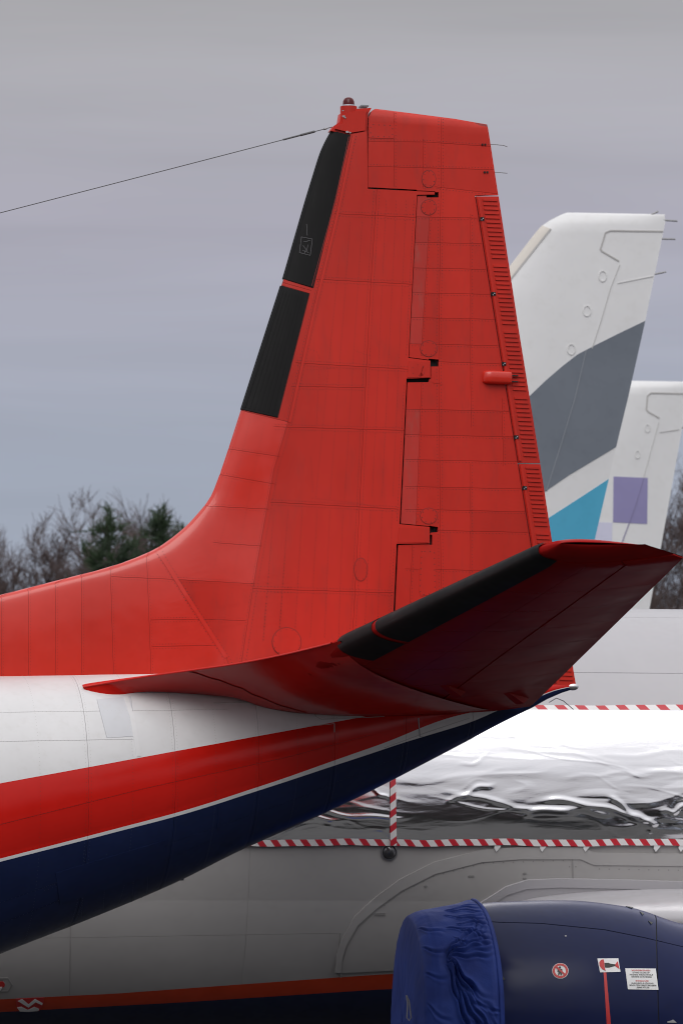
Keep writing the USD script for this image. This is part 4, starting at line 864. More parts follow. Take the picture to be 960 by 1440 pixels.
# round no-entry sign
ne = flat_on(ENG, oval(787.5, 1366, 11.5, 11, 28), 0.002, 'no_entry_sign', eng, STICKER_WHITE, 'round red prohibition sign with a walking figure')
rg = ENG.shape(oval(787.5, 1366, 10.8, 10.3, 28)).difference(ENG.shape(oval(787.5, 1366, 7.8, 7.4, 28)))
put(ne, 'ring', sheet(ENG, rg, 0.005, 0.003, (0.06, 0.04)), STICKER_RED)
fig = [ENG.shape(oval(786.8, 1361.3, 1.7, 1.5, 10)), ENG.shape([(784, 1363.3), (790, 1363.3), (790.8, 1368), (789.3, 1368), (789.6, 1372.3), (787.6, 1372.3), (787, 1369), (785.8, 1372.3), (784, 1372.3), (784.8, 1368), (783.2, 1367.5)])]
put(ne, 'figure', sheets(ENG, fig, 0.005, 0.003, (0.06, 0.04)), STICKER_BLACK)
put(ne, 'slash', sheet(ENG, ENG.shape([(780.3, 1361), (782, 1359.2), (795, 1371), (793.3, 1372.8)]), 0.0075, 0.003, (0.06, 0.04)), STICKER_RED)
# engine hazard picture
hz = flat_on(ENG, [(839.5, 1348.5), (869, 1348.3), (872, 1367.5), (843.3, 1368)], 0.002, 'hazard_sign', eng, STICKER_WHITE, 'white hazard sign with a dark engine between red suction and exhaust zones')
flat_on(ENG, [(848, 1349.8), (849.2, 1354), (849.6, 1361), (851.2, 1366.2), (846, 1363.5), (842.6, 1359), (842.2, 1354), (844.5, 1351)], 0.005, 'suction_zone', hz, STICKER_RED)
flat_on(ENG, [(849.6, 1355), (855, 1355), (859, 1356.4), (864.6, 1357), (865, 1359), (860, 1360.4), (855.5, 1361.6), (850, 1361.4)], 0.005, 'engine_outline', hz, STICKER_BLACK)
flat_on(ENG, [(864, 1357.8), (868, 1352.5), (870.5, 1363.6), (864.4, 1359.4)], 0.005, 'exhaust_zone', hz, STICKER_RED)
flat_on(ENG, [(848.3, 1368), (852, 1368), (858.5, 1440), (859, 1470), (854.5, 1470)], 0.002, 'hazard_line', eng, STICKER_RED, 'red hazard line running down from the picture sign')
# lettered placard
pc = [np.array(c, float) for c in ((878.7, 1362.3), (921.5, 1362.8), (925.5, 1392.8), (882.5, 1391.8))]
pl_ = flat_on(ENG, [tuple(c) for c in pc], 0.002, 'warning_placard', eng, STICKER_WHITE, 'white placard with two blocks of small red and dark lettering')
def lettering(txt, cx, cy, w, hgt, m, bold=True):
    t = meshkit.text_mesh(txt, 1.0, 0.01, bold); x0, x1 = t.bounds[0][0], t.bounds[1][0]
    sx = w / (x1 - x0); f = t.faces[(t.face_normals[:, 2] > 0.9)]; v = t.vertices
    a = (cx + (v[:, 0] - (x0 + x1) / 2) * sx) ; b = cy - (v[:, 1] - 0.5) * hgt
    px = pc[0] + np.outer(a, pc[1] - pc[0]) + np.outer(b, pc[3] - pc[0])
    u, inv = np.unique(f, return_inverse=True); uv = ENG.uv(ENG.chart(px[u])); Pp, nn = ENG.lift(uv, 0.004)
    put(pl_, 'lettering', (Pp, inv.reshape(-1, 3), nn), m)
LINES = [('ОПАСНО/DANGER', 0.10, 0.62, 1), ('STAND CLEAR OF', 0.205, 0.56, 0), ('HAZARD AREAS WHILE', 0.305, 0.76, 0), ('ENGINE IS RUNNING', 0.405, 0.66, 0), ('ВНИМАНИЕ!', 0.60, 0.42, 1), ('НЕ ВХОДИТЬ В ОПАСНУЮ', 0.71, 0.72, 0), ('ЗОНУ ПРИ РАБОТАЮЩЕМ', 0.81, 0.88, 0), ('ДВИГАТЕЛЕ', 0.91, 0.42, 0)]
LINES[0] = ('WARNING!', 0.10, 0.62, 1)
for t, y, w, r in LINES: lettering(t, 0.5, y, w, 0.062, STICKER_RED if r else STICKER_BLACK)

# silver foil wrapped over the cabin windows, crinkled
foil = put('/World', 'silver_foil', (np.zeros((3, 3)), np.array([[0, 1, 2]]), None), FOIL)
fu = np.linspace(-8.8, 7.9, 900); fv = np.linspace(0, 1, 230)
gu, gv = np.meshgrid(fu, fv, indexing='ij'); top_v = np.interp(gu, ju, t_hi) - 0.01; bot_v = np.interp(gu, ju, t_lo) + 0.012
va_ = top_v + (bot_v - top_v) * gv
def fold(uu, vv, seed):
    q = np.stack([uu * 0.55 + 0.35 * meshkit.noise(np.stack([uu * 0.8, vv * 3, 0 * uu + seed], -1), seed), vv * 5.5, 0 * uu + seed * 3.1], -1)
    return 1 - np.abs(2 * meshkit.fbm(q, 3, seed) - 1)
am = meshkit.noise(np.stack([gu * 0.6, gv * 4, 0 * gu + 5], -1), 9)
disp = 0.016 + 0.006 * np.clip(fold(gu, va_, 3) - 0.80, 0, 1) / 0.2 * np.clip(am * 1.6 - 0.35, 0, 1) + 0.002 * meshkit.fbm(np.stack([gu * 1.3, gv * 7, 0 * gu], -1), 3, 4)
xr = np.clip((gu - 0.6) / 1.5, 0, 1)
disp += 0.005 * xr * np.clip(fold(gu * 1.5 + 4, va_ * 1.3, 7) - 0.82, 0, 1) / 0.18 * np.exp(-((gv - 0.72) / 0.2) ** 2)
# long diagonal pleats pulled towards the lower tape
for (x0, y0, x1, y1, a, w) in ((640, 1120, 800, 1140, 0.03, 0.05), (745, 1147, 850, 1140, 0.035, 0.05), (770, 1128, 900, 1150, 0.05, 0.05), (860, 1128, 920, 1155, 0.05, 0.05), (420, 1140, 560, 1146, 0.02, 0.03), (380, 1160, 470, 1152, 0.02, 0.03), (800, 1090, 900, 1096, 0.008, 0.04), (560, 1098, 700, 1088, 0.006, 0.04), (850, 1060, 1000, 1064, 0.008, 0.05), (630, 1122, 690, 1110, 0.025, 0.04), (930, 1140, 965, 1132, 0.03, 0.04), (520, 1116, 555, 1120, 0.02, 0.03)):
    c = JET.chart(np.array([(x0, y0), (x1, y1)], float)); d = c[1] - c[0]; ln = np.hypot(*d); t = ((gu - c[0, 0]) * d[0] + (va_ - c[0, 1]) * d[1]) / ln ** 2
    ds = np.abs(((gu - c[0, 0]) * d[1] - (va_ - c[0, 1]) * d[0]) / ln + 0.018 * np.sin(t * 3.4 + x0) + 0.006 * np.sin(t * 11 + y0))
    disp += 0.16 * a * np.exp(-(ds / (w * 0.27)) ** 2) * np.exp(-np.clip(np.abs(t - 0.5) - 0.42, 0, 9) ** 2 / 0.02)
rng = np.random.default_rng(31)
for k in range(150):     # many short shallow crinkles
    u0, g0 = rng.uniform(-5.5, 7.5), rng.beta(1.6, 1.3); ln, sl = rng.uniform(0.15, 0.8), rng.normal(0, 0.05); a, w = rng.uniform(0.0005, 0.0017), rng.uniform(0.005, 0.011)
    v0 = float(np.interp(u0, ju, t_hi) * (1 - g0) + np.interp(u0, ju, t_lo) * g0)
    m = np.abs(gu[:, 0] - u0) < ln; t = (gu[m] - u0) / ln; ds = va_[m] - v0 - sl * t - 0.014 * np.sin(t * 4 + k)
    disp[m] += a * np.exp(-(ds / w) ** 2) * (1 - t * t) ** 2
edge = np.clip(np.minimum(gv, 1 - gv) / 0.03, 0, 1); disp = disp * edge + 0.006
uvf = np.stack([gu, va_], -1).reshape(-1, 2); Pf = JET.P(uvf) + JET.normal(uvf) * disp.reshape(-1, 1)
i, j = np.meshgrid(np.arange(len(fu) - 1), np.arange(len(fv) - 1), indexing='ij'); m_ = len(fv); F = np.stack([i * m_ + j, i * m_ + j + 1, (i + 1) * m_ + j + 1, (i + 1) * m_ + j], -1).reshape(-1, 4)
stage.RemovePrim(foil); used['/World/silver_foil'] = 0
fm = trimesh.Trimesh(Pf, np.vstack([F[:, [0, 1, 2]], F[:, [0, 2, 3]]]), process=False)
nn_ = JET.normal(uvf[:1])[0]
if fm.face_normals[0] @ nn_ < 0: fm.invert()
foil = put('/World', 'silver_foil', geo(fm, True), FOIL); tag(foil, 'crinkled silver foil sheet taped over the windows of the pale parked airliner', 'foil sheet')
AX = JR.world([[1, 0, 0]])[0] - JR.o
TAPE_M = {}
px_m = 48.5 / FPX
tp = tape_mat('barrier_tape_wide', AX, 28.5 * px_m, (0, 0, 0.9)); tl = tape_mat('barrier_tape_close', AX, 20.3 * px_m, (0, 0, 0.75)); tv = tape_mat('barrier_tape_upright', -0.8 * AX, 20.0 * px_m, (0, 0, 1.0))
def band_px(pts, w): return [(x, y - w / 2) for x, y in pts] + [(x, y + w / 2) for x, y in pts[::-1]]
def tape(name, px, off, m, label):
    p = put('/World', name, sheet(JET, JET.shape(px), off, 0.004, (0.06, 0.03)), m); tag(p, label, 'barrier tape', 'tape strips holding the foil'); return p
wob = lambda xs, y, a, s: [(x, y + a * math.sin(x * 0.031 + s) + a * 0.5 * math.sin(x * 0.083 + s)) for x in xs]
xs_ = np.arange(-250, 1640, 12)
tape('barrier_tape', band_px(wob(xs_, 997.5, 0.5, 1), 8.0), 0.022, tp, 'red and white tape along the top edge of the foil')
t2 = tape('barrier_tape', band_px(wob(xs_, 1185.0, 0.8, 2), 9.0), 0.030, tl, 'red and white tape along the bottom edge of the foil')
tape('barrier_tape', [(547.5, 1050), (554.5, 1050), (556.5, 1189), (547.5, 1189)], 0.050, tv, 'short upright red and white tape above the round lamp')
for x in (699, 763, 824, 923, 958): put(t2, 'tape_tail', sheet(JET, JET.shape([(x - 4, 1186), (x + 5, 1186), (x + 4, 1191), (x - 2, 1198), (x - 5, 1193)]), 0.026, 0.004, (0.06, 0.03)), STICKER_WHITE)

# blue cloth cover pulled over the engine intake
cv = np.linspace(0, 2 * np.pi, 720, endpoint=False); E1 = eng_top(668, 1300)[0]; E0 = eng_top(566, 1300)[0]
prof_t = np.concatenate([np.linspace(0, 1, 170)])
def cover_point(t, v):
    """t: 0 at the centre of the face, 0.45 at the rounded front edge, 1 at the hem on the cowl."""
    f = np.clip(t / 0.42, 0, 1); s = np.clip((t - 0.42) / 0.58, 0, 1)
    top = np.maximum(0, np.cos(v))
    hem = np.interp(E1, ex, er) + 0.035
    rim_r = 0.86
    r = np.where(t < 0.42, f ** 0.8 * rim_r, rim_r + (hem - rim_r) * (0.35 * np.sqrt(np.clip(s / 0.2, 0, 1)) + 0.65 * s))
    E1v = E1 + 0.07 * np.abs(np.sin(v))
    x = np.where(t < 0.42, E0 + 0.05 * f ** 3, E0 + 0.05 + (E1v - E0 - 0.05) * s)
    return x, r
T_, V_ = np.meshgrid(prof_t, cv, indexing='ij'); X_, R_ = cover_point(T_, V_)
side_ang = V_
w = np.zeros_like(T_)
s_ = np.clip((T_ - 0.42) / 0.58, 0, 1)
rng = np.random.default_rng(5)
nz = lambda a, b, sd: meshkit.noise(np.stack([np.cos(V_) * a, np.sin(V_) * a, T_ * b], -1) + 7.0, sd)
w += 0.035 * (nz(1.6, 3, 1) - 0.5) + 0.012 * (1 - np.abs(2 * nz(5.0, 6, 2) - 1)) * s_ + 0.006 * (nz(14.0, 14, 3) - 0.5)
def crease(v0, t0, v1, t1, depth, wd):
    """A sharp fold in the cloth between two places, pinched at its first end."""
    global w
    dv, dt = v1 - v0, (t1 - t0) * 1.6; ln = math.hypot(dv, dt); a, b = V_ - v0, (T_ - t0) * 1.6
    al = (a * dv + b * dt) / ln; ac = np.abs((a * dt - b * dv) / ln + 0.02 * np.sin(al * 9 + v0 * 20) + 0.012 * np.sin(al * 23 + t0 * 31))
    on = np.clip(al / 0.05, 0, 1) * np.clip((ln - al) / (0.35 * ln), 0, 1); ww = wd * (0.55 + 0.9 * np.clip(al / ln, 0, 1))
    w += 0.7 * on * depth * (np.exp(-((ac - 1.6 * ww) / ww) ** 2) * 0.6 - np.exp(-(ac / (0.7 * ww)) ** 2))
pv, pt = 1.02, 0.60
for k in range(12): crease(pv + rng.normal(0, 0.02), pt + rng.normal(0, 0.01), pv + 0.25 + 0.085 * k + rng.normal(0, 0.02), 0.66 + 0.36 * math.sin(0.15 + k * 0.24) + rng.normal(0, 0.02), 0.026 + 0.014 * rng.random(), 0.020)
for k in range(7): crease(pv - 0.05 + rng.normal(0, 0.03), pt + rng.normal(0, 0.015), 0.98 - 0.07 * k, 0.99 - 0.01 * k, 0.018 + 0.010 * rng.random(), 0.016)
for k in range(9): crease(0.80 - 0.075 * k + rng.normal(0, 0.02), 0.62 + 0.10 * rng.random(), 0.92 - 0.075 * k, 0.99, 0.014 + 0.008 * rng.random(), 0.013)
for k in range(6): crease(0.5 + 0.30 * k, 0.43, 0.62 + 0.30 * k + rng.normal(0, 0.05), 0.62, 0.014, 0.018)
for k in range(5): crease(1.5 + 0.2 * k, 0.98, 1.38 + 0.2 * k + rng.normal(0, 0.05), 0.72, 0.018, 0.018)
w -= 0.03 * np.exp(-((V_ - pv) / 0.08) ** 2 - ((T_ - pt) / 0.04) ** 2)
w = np.maximum(w, -0.034) + 0.012
R2 = R_ + w * np.clip(T_ / 0.3, 0, 1) * np.clip((1 - T_) / 0.06, 0.15, 1)
droop = 0.0
Pc = JR.world(np.stack([X_ - 0.6 * w * (T_ < 0.5), -ENL - R2 * 1.02 * np.sin(V_), ENZ + R2 * np.cos(V_) * np.where(np.cos(V_) > 0, 1, 0.96) - droop], -1).reshape(-1, 3))
nt, nv_ = T_.shape; i, j = np.meshgrid(np.arange(nt - 1), np.arange(nv_), indexing='ij'); j2 = (j + 1) % nv_; F = np.stack([i * nv_ + j, (i + 1) * nv_ + j, (i + 1) * nv_ + j2, i * nv_ + j2], -1).reshape(-1, 4)
cm = trimesh.Trimesh(Pc, np.vstack([F[:, [0, 1, 2]], F[:, [0, 2, 3]]]), process=False)
o = np.einsum('ij,ij->i', cm.triangles_center - JR.world([[E1, -ENL, ENZ]])[0], cm.face_normals)
if o.mean() < 0: cm.invert()
cov = thing('engine_cover', 'wrinkled bright blue cloth cover tied over the intake of the navy engine', 'engine cover', JR.world([[E0, -ENL, 0.3]])[0])
put(cov, 'cloth', geo(cm, True), FABRIC)
hem = JR.world(np.stack([E1 - 0.03 + 0.07 * np.sin(np.linspace(0.02, np.pi - 0.02, 80)), -ENL - (np.interp(E1, ex, er) * 1.02 + 0.045) * np.sin(np.linspace(0.02, np.pi - 0.02, 80)), ENZ + (np.interp(E1, ex, er) + 0.045) * np.cos(np.linspace(0.02, np.pi - 0.02, 80))], -1)); put(cov, 'hem', tube(hem, 0.016, 8), FABRIC)
lp = JR.at([(588, 1400), (592, 1408), (595, 1432), (592, 1436), (589, 1432), (590, 1412), (588, 1400)], np.full(7, -ENL - 0.62)); put(cov, 'tie_cord', tube(JR.world(lp + [-0.10, 0, 0]), 0.006, 6), GREY_LINE)

# ================================================================== 3. the two tails standing further back
def far_airliner(depth, lateral_px, deg, le_px, te_px, top_y, label, decor, k):
    ctr = EYEPOS + (ray([(lateral_px, 1387)])[0] * [1, 1, 0]) * depth
    fr = Frame(ctr, deg)
    le, te = fr.at(le_px, np.zeros(len(le_px))), fr.at(te_px, np.zeros(len(te_px)))
    ztop = fr.at([(lateral_px, top_y)], np.zeros(1))[0, 2]
    hold = {}
    def thick(x, z):
        f = hold['f']; a, b = (f.LE(z), f.TE(z)) if f else (np.interp(z, np.sort(le[:, 2]), le[np.argsort(le[:, 2]), 0]), np.interp(z, np.sort(te[:, 2]), te[np.argsort(te[:, 2]), 0]))
        c = np.maximum(b - a, 0.3); e = np.clip((ztop - z) / 0.22, 0, 1)
        return (0.105 * np.minimum(c, 5.5) * naca((x - a) / c) + 0.012) * np.sqrt(np.maximum(1 - (1 - e) ** 2, 0))
    hold['f'] = None; S = FinSkin(fr, le_px, te_px, thick); hold['f'] = S
    t = thing('parked_airliner', label, 'airliner', fr.world([[0, 0, 0]])[0])
    zz = np.linspace(5.1, ztop - 0.004, 120)
    prof = shapely.make_valid(Polygon(list(zip(S.LE(zz), zz)) + list(zip(S.TE(zz), zz))[::-1])); prof = max(polys(prof), key=lambda p: p.area)
    FCc = (0.06, 0.12)
    tail = put(t, 'tail_fin', solid(S, prof, 0.0, FCc), FIN_WHITE)
    # fuselage (mostly behind the nearer aircraft), tailplanes
    fx = le[np.argmin(le[:, 2]), 0]; end = te[np.argmin(te[:, 2]), 0] + 1.2
    xs = np.array([fx - 8, fx - 7.8, fx - 7, fx - 5.5, fx - 2, fx + 2, (fx + end) / 2 + 1, end - 1.5, end]); H = Hull(fr, xs, [3.4, 3.7, 4.4, 5.0, 5.2, 5.2, 5.15, 4.9, 4.6], [3.0, 2.6, 1.9, 1.4, 1.2, 1.25, 2.3, 3.5, 4.1], [0.1, 0.7, 1.3, 1.75, 1.88, 1.88, 1.45, 0.7, 0.25])
    put(t, 'fuselage', hull_body(H, np.linspace(xs[0] + 0.01, xs[-1] - 0.01, 40), m=40), FIN_WHITE)
    decor(t, tail, S, prof, FCc, fr)
    return S
def far_decor1(t, tail, S, prof, C, fr):
    on = lambda px: S.shape(px, 6).intersection(prof)
    add = lambda nm, g, off, m, lab=None: (lambda x: put(tail, nm, x, m, lab) if x else None)(sheets(S, [g], off, 0.006, C))
    add('grey_swoosh', on([(680, 600), (745, 556), (768, 534), (790, 515), (812, 498), (835, 486), (872, 467.5), (915, 447), (900, 560), (866.5, 628), (830, 650), (800, 668), (765, 692), (680, 740), (560, 815), (420, 905), (330, 950), (430, 830), (560, 690)]), 0.004, FIN_GREY, 'dark grey band across the fin')
    add('cyan_triangle', on([(560, 850), (640, 803), (700, 769), (770, 729), (815, 700), (870, 664), (850, 765), (825, 850)]), 0.004, FIN_CYAN, 'turquoise patch low on the fin')
    add('leading_edge_strip', on([(690, 420), (700, 380), (757, 315), (774, 321.5), (718, 392), (700, 418)]), 0.006, FIN_BEIGE, 'beige leading edge strip')
    add('seam', strip(S.line([(774, 321.5), (718, 392)]), 0.02).intersection(prof), 0.008, FIN_LINE)
    horn = [(932, 325), (858, 324), (851, 327), (844, 350), (846, 353), (870, 367)]
    add('rudder_gap', strip(S.line(horn), 0.018).intersection(prof), 0.006, FIN_LINE)
    add('rudder_gap', strip(S.line([(871, 372), (858, 405), (845, 450), (832, 490)]), 0.009).intersection(prof), 0.006, paint('faint_seam', (0.50, 0.50, 0.49), 0.6, 0.05))
    add('rudder_gap', strip(S.line([(824, 492), (808, 560), (790, 620), (768, 690)]), 0.014).intersection(prof), 0.0085, paint('grey_seam', (0.20, 0.22, 0.25), 0.6, 0.1))
    for cx, cy in ((847, 388), (825, 437), (803, 491)):
        g = S.shape(oval(cx, cy, 6, 8, 16)); add('access_ring', g.difference(g.buffer(-0.012)), 0.008, paint('ring_grey', (0.675, 0.675, 0.67), 0.6, 0.05) if cy < 500 else FIN_GREY)
    for a in ([(868, 398), (918, 388)],): add('panel_seam', strip(S.line(a), 0.006).intersection(prof), 0.007, paint('pale_seam', (0.64, 0.64, 0.63), 0.6, 0.05))
    for pts in ([(915, 301.5), (925, 297)], [(930, 309), (952, 310.5)], [(928, 335.5), (949, 336)], [(914, 386.5), (936, 382)]):
        put(tail, 'static_wick', tube(fr.world(fr.at(pts + [(pts[-1][0] + 0.1, pts[-1][1])], np.zeros(3))), 0.012, 5), STEEL)
def far_decor2(t, tail, S, prof, C, fr):
    on = lambda px: S.shape(px, 6).intersection(prof)
    add = lambda nm, g, off, m, lab=None: (lambda x: put(tail, nm, x, m, lab) if x else None)(sheets(S, [g], off, 0.006, C))
    add('purple_square', on([(862.3, 670), (910.5, 672), (909.5, 737), (861.5, 734.5)]), 0.004, FIN_PURPLE, 'purple square on the fin')
    add('lilac_square', on([(820, 733.5), (860.5, 735), (860, 775), (815, 775)]), 0.004, FIN_LILAC, 'pale lilac square below the purple one')
    add('lilac_square', on([(795, 655), (815, 655), (812, 690), (795, 690)]), 0.004, FIN_LILAC)
    add('rudder_gap', strip(S.line([(985, 554), (915, 552.5), (910, 557), (908.5, 576), (911, 579), (927, 588)]), 0.02).intersection(prof), 0.006, FIN_LINE)
    add('rudder_gap', strip(S.line([(926, 594), (916, 630), (905, 670)]), 0.011).intersection(prof), 0.006, paint('faint_seam_far', (0.5, 0.5, 0.49), 0.6, 0.05))
    add('rudder_gap', strip(S.line([(905, 672), (892, 715), (876, 758), (868, 780)]), 0.014).intersection(prof), 0.0085, paint('purple_seam', (0.20, 0.18, 0.32), 0.6, 0.05))
    for cx, cy in ((910, 602), (896, 639)):
        g = S.shape(oval(cx, cy, 4, 6, 14)); add('access_ring', g.difference(g.buffer(-0.014)), 0.008, paint('ring_grey_far', (0.67, 0.67, 0.665), 0.6, 0.05))
    add('panel_seam', strip(S.line([(927, 608), (955, 604)]), 0.007).intersection(prof), 0.007, FIN_LINE)
    put(tail, 'static_wick', tube(fr.world(fr.at([(953, 602), (966, 601), (972, 600.5)], np.zeros(3))), 0.016, 5), STEEL)
le1 = [(120, 1085), (260, 905), (718, 373), (757, 322), (766, 312), (777, 304.5), (792, 300), (800, 298.6), (803, 296)]
te1 = [(934, 296), (935, 312), (907.5, 447.7), (882.7, 558.5), (866.7, 624.6), (855.6, 672.7), (825, 805), (790, 960), (760, 1085)]
far_airliner(63.8, 820, -6.0, le1, te1, 298.5, 'white airliner tail with a grey band and turquoise patch, just right of the red fin', far_decor1, 1)
le2 = [(400, 1085), (520, 930), (846, 560), (868, 541), (876, 537), (884, 535.5), (888, 533)]
te2 = [(975, 533), (972, 550), (959, 601), (928.7, 769.6), (913, 855), (890, 970), (868, 1085)]
far_airliner(81.5, 900, -6.0, le2, te2, 535.2, 'white airliner tail with a purple square, the lower one at the right edge', far_decor2, 2)

# ================================================================== 4. trees, ground
def bare_tree(seed, h, lean, spread, n_main=11, twig=0.008, levels=3, dens_=1.0):
    rng = np.random.default_rng(seed); crown = []
    tp = np.array([[lean * (k / 6) ** 1.6 * h * 0.18 + rng.normal(0, 0.05), rng.normal(0, 0.08), h * 0.93 * k / 6] for k in range(7)])
    trunk = tube(tp, np.linspace(0.017 * h, 0.0022 * h, 7), 8)
    def grow(p, d, ln, r, lev):
        n = 4 if lev > 0 else 3; pts = [p]; dd = d.copy()
        for k in range(n):
            dd = dd + rng.normal(0, 0.13, 3) + np.array([0.05 * lean, 0, 0.07 if lev else 0.02 - 0.02 * k]); dd /= np.linalg.norm(dd); pts.append(pts[-1] + dd * ln / n)
        pts = np.array(pts); crown.append(tube(pts, np.linspace(r, max(r * 0.35, twig * 0.6), len(pts)), 4 if lev > 1 else 3))
        if lev == 0: return
        m = int(rng.integers(6, 9) * dens_) if lev > 1 else int(rng.integers(7, 11) * dens_)
        for _ in range(m):
            t = 0.2 + 0.8 * rng.random(); q = np.array([np.interp(t * n, range(n + 1), pts[:, c]) for c in range(3)])
            a = dd + rng.normal(0, 0.55, 3) + [0.15 * lean, 0, 0.25]; a /= np.linalg.norm(a); grow(q, a, ln * (0.35 + 0.3 * rng.random()), max(r * 0.42, twig), lev - 1)
    for k in range(n_main):
        t = 0.22 + 0.76 * (k + 0.5 * rng.random()) / n_main; q = np.array([np.interp(t * 6, range(7), tp[:, c]) for c in range(3)])
        g = rng.random() * 6.28; a = np.array([math.cos(g) * spread, math.sin(g) * spread, 0.75 + 0.5 * t]); a /= np.linalg.norm(a)
        grow(q, a, h * (0.34 - 0.17 * t) * (0.85 + 0.4 * rng.random()), 0.0050 * h * (1.15 - t) + 0.015, levels)
    return trunk, joined(crown)
def pine(seed, h, wid):
    rng = np.random.default_rng(seed); tp = np.array([[rng.normal(0, 0.03), rng.normal(0, 0.03), h * k / 6] for k in range(7)]); tp[0, :2] = 0
    limbs, tufts = [], []
    z = 0.12 * h
    while z < 0.985 * h:
        f = (z / h); R = wid * (1.02 - f) ** 0.95 * 1.15 * (0.75 + 0.5 * rng.random()); nb = 5 if f < 0.9 else 3
        g0 = rng.random() * 6.28
        for k in range(nb):
            g = g0 + k * 6.28 / nb + rng.normal(0, 0.25); ln = R * (0.55 + 0.6 * rng.random())
            ts = np.linspace(0, 1, 6); up = 0.30 + 0.5 * f + rng.normal(0, 0.1)
            pts = np.stack([np.cos(g) * ln * ts, np.sin(g) * ln * ts, z + ln * (up * ts ** 1.7 - 0.05 * ts)], -1); limbs.append(tube(pts, np.linspace(0.008 * h * (1.1 - f), 0.012, 6), 4))
            for b in range(max(3, int(ln * 8))):
                t = 0.25 + 0.75 * rng.random(); q = np.array([np.interp(t, ts, pts[:, c]) for c in range(3)]) + rng.normal(0, 0.10 + 0.09 * ln * (1 - t), 3)
                d = np.array([math.cos(g) * 0.6, math.sin(g) * 0.6, 0.9]) + rng.normal(0, 0.35, 3); tufts.append((q, d / np.linalg.norm(d), 0.26 + 0.26 * rng.random()))
        z += h * 0.032 * (0.7 + 0.6 * rng.random())
    for k in range(7): tufts.append((np.array([0, 0, h * (0.93 + 0.012 * k)]), np.array([0.0, 0, 1.0]), 0.3))
    V, F, n = [], [], 0
    for q, d, ln in tufts:
        for _ in range(16):
            a = d * 0.95 + rng.normal(0, 0.50, 3); a /= np.linalg.norm(a); s = np.cross(a, rng.normal(0, 1, 3)); s /= np.linalg.norm(s); l2 = ln * (0.5 + 0.5 * rng.random()); o = q + rng.normal(0, 0.05, 3)
            V += [o - s * 0.022, o + s * 0.022, o + a * l2 + s * 0.006, o + a * l2 * 1.02 - s * 0.006]; F += [(n, n + 1, n + 2), (n, n + 2, n + 3)]; n += 4
    return tube(tp, np.linspace(0.018 * h, 0.010, 7), 8), joined(limbs), (np.array(V), np.array(F), None)
def ground_at(px, depth): p = EYEPOS + ray([(px, 1387)])[0] * depth; return np.array([p[0], p[1], 0.0])
def height(y, depth): return EYE + (1387 - y) * depth / FPX
protos = {}
def class_tree(kind, seed, h, lean=0, spread=0.8, wid=2.0, dens_=1.0, twig=0.008):
    """A tree kept as a class prim; the trees standing in the scene refer to it."""
    p = f'/World/Looks/tree_kind_{len(protos):02d}'; stage.CreateClassPrim(p)
    if kind == 'bare':
        t, c = bare_tree(seed, h, lean, spread, dens_=dens_, twig=twig); put(p, 'trunk', t, BARK); put(p, 'crown', c, TWIG); h = float(c[0][:, 2].max())
    else:
        t, l, nd = pine(seed, h, wid); tr = put(p, 'trunk', t, BARK); put(tr, 'limbs', l, BARK); put(p, 'crown', nd, NEEDLE); h = float(nd[0][:, 2].max())
    protos[p] = h; return p
def plant(kind, name, label, px, depth, ytop, rot, group=None):
    h = height(ytop, depth); sc = h / protos[kind]
    t = thing(name, label, 'tree', ground_at(px, depth), group, rot, (sc, sc, sc)); pr = stage.GetPrimAtPath(t); pr.GetReferences().AddInternalReference(kind); pr.SetInstanceable(True)
B = [class_tree('bare', 11, 15.0, 1.0, 0.55, dens_=1.15), class_tree('bare', 23, 14.0, 0.8, 0.85, dens_=1.3), class_tree('bare', 37, 15.0, 0.5, 0.7, dens_=1.35)]
Pn = [class_tree('pine', 5, 13.5, wid=3.9), class_tree('pine', 8, 13.5, wid=3.1)]
plant(B[1], 'bare_tree', 'dark bare tree at the left edge, its crown reaching the picture edge', 2, 148, 722, 15)
plant(B[2], 'bare_tree', 'bare tree with a dense rounded crown, second from the left edge', 46, 150, 704, 60)
plant(B[0], 'bare_tree', 'tall thin bare tree leaning right, just left of the bushy pine', 92, 152, 672, 0)
plant(B[0], 'bare_tree', 'thin bare tree showing its twigs right behind the bushy pine', 122, 158, 700, -12)
plant(Pn[0], 'pine_tree', 'bushy dark green pine, the tallest one left of the red fin', 150, 142, 698, 40)
plant(Pn[0], 'pine_tree', 'small dark green pine filling the gap between the two taller pines', 186, 144, 746, 170)
plant(Pn[1], 'pine_tree', 'slender dark green pine close to the curved root of the red fin', 224, 142, 702, 90)
plant(Pn[1], 'pine_tree', 'low dark green pine half hidden by the curved root of the red fin', 256, 143, 728, 220)
plant(B[1], 'bare_tree', 'pale bare tree with loose twigs behind the slender pine', 268, 156, 690, 140)
plant(B[2], 'bare_tree', 'low bare tree seen through the gap between the left bare trees', 20, 156, 728, 200)
plant(B[1], 'bare_tree', 'low bare tree behind the foot of the tall thin one', 66, 157, 724, 250)
plant(B[2], 'bare_tree', 'bare tree cut by the left picture edge, behind the first', -22, 153, 735, 130)
plant(B[1], 'bare_tree', 'low dense bare tree between the rounded crown and the tall thin one', 68, 146, 738, 330)
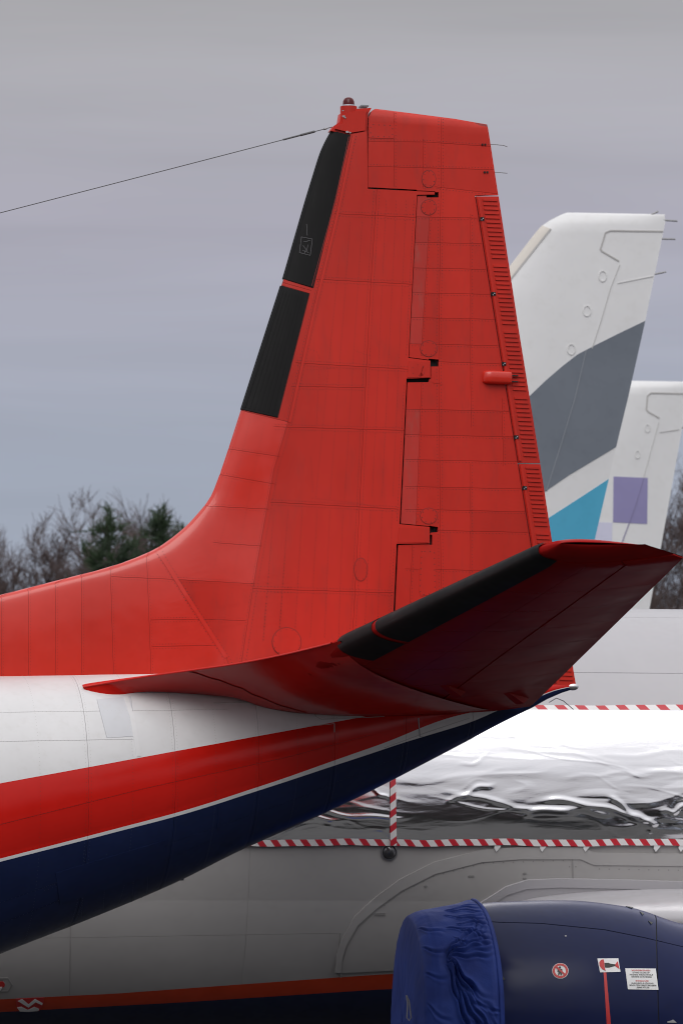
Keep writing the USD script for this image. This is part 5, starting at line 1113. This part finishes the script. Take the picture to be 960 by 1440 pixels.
plant(B[2], 'bare_tree', 'low bare tree at the foot of the bushy pine, left side', 104, 147, 752, 280)
plant(B[2], 'bare_tree', 'bare tree at the right picture edge beside the lower white tail', 952, 150, 622, 100)
plant(B[1], 'bare_tree', 'bare tree in the gap between the lower white tail and the tailplane tip', 925, 154, 655, 300)
plant(B[2], 'bare_tree', 'bare tree behind others at the right picture edge', 978, 156, 640, 20)
plant(B[1], 'bare_tree', 'low dark bare tree under the tailplane tip at the right', 942, 147, 735, 45)
plant(B[0], 'bare_tree', 'tall bare tree furthest right, mostly outside the picture', 1003, 152, 620, 190)

g = np.array([[-3000, -3000, 0], [3000, -3000, 0], [3000, 3000, 0], [-3000, 3000, 0]], float)
gp = put('/World', 'ground', (g, np.array([[0, 1, 2, 3]]), None), ASPHALT); tag(gp, kind='structure')

# the wood on the far side of the apron, behind the photographer; seen in the foil and the glossy paint
pi = UsdGeom.PointInstancer.Define(stage, '/World/wood'); rng = np.random.default_rng(77)
kinds = []
for p, nm in ((B[1], 'bare_tree'), (B[2], 'dense_bare_tree'), (Pn[0], 'pine_tree')):
    x = UsdGeom.Xform.Define(stage, '/World/wood/' + nm); x.GetPrim().GetReferences().AddInternalReference(p); kinds.append(x.GetPath())
pi.CreatePrototypesRel().SetTargets(kinds)
back = -VIEW * [1, 1, 0] / np.hypot(VIEW[0], VIEW[1]); pts, ids, scs = [], [], []
for k in range(230):
    q = EYEPOS + back * (30 + rng.random() * 16) + RIGHT * rng.uniform(-130, 130); pts.append(Gf.Vec3f(float(q[0]), float(q[1]), 0)); ids.append(int(rng.integers(0, 3))); c = 0.85 + 0.35 * rng.random(); scs.append(Gf.Vec3f(c, c, c))
pi.CreatePositionsAttr(pts); pi.CreateProtoIndicesAttr(ids); pi.CreateScalesAttr(scs); pi.CreateOrientationsAttr([Gf.Quath(math.cos(a), 0, 0, math.sin(a)) for a in rng.uniform(0, 3.14, len(pts))])
tag('/World/wood', 'mixed wood of bare and pine trees across the apron, only seen in reflections', 'wood', None, 'stuff')
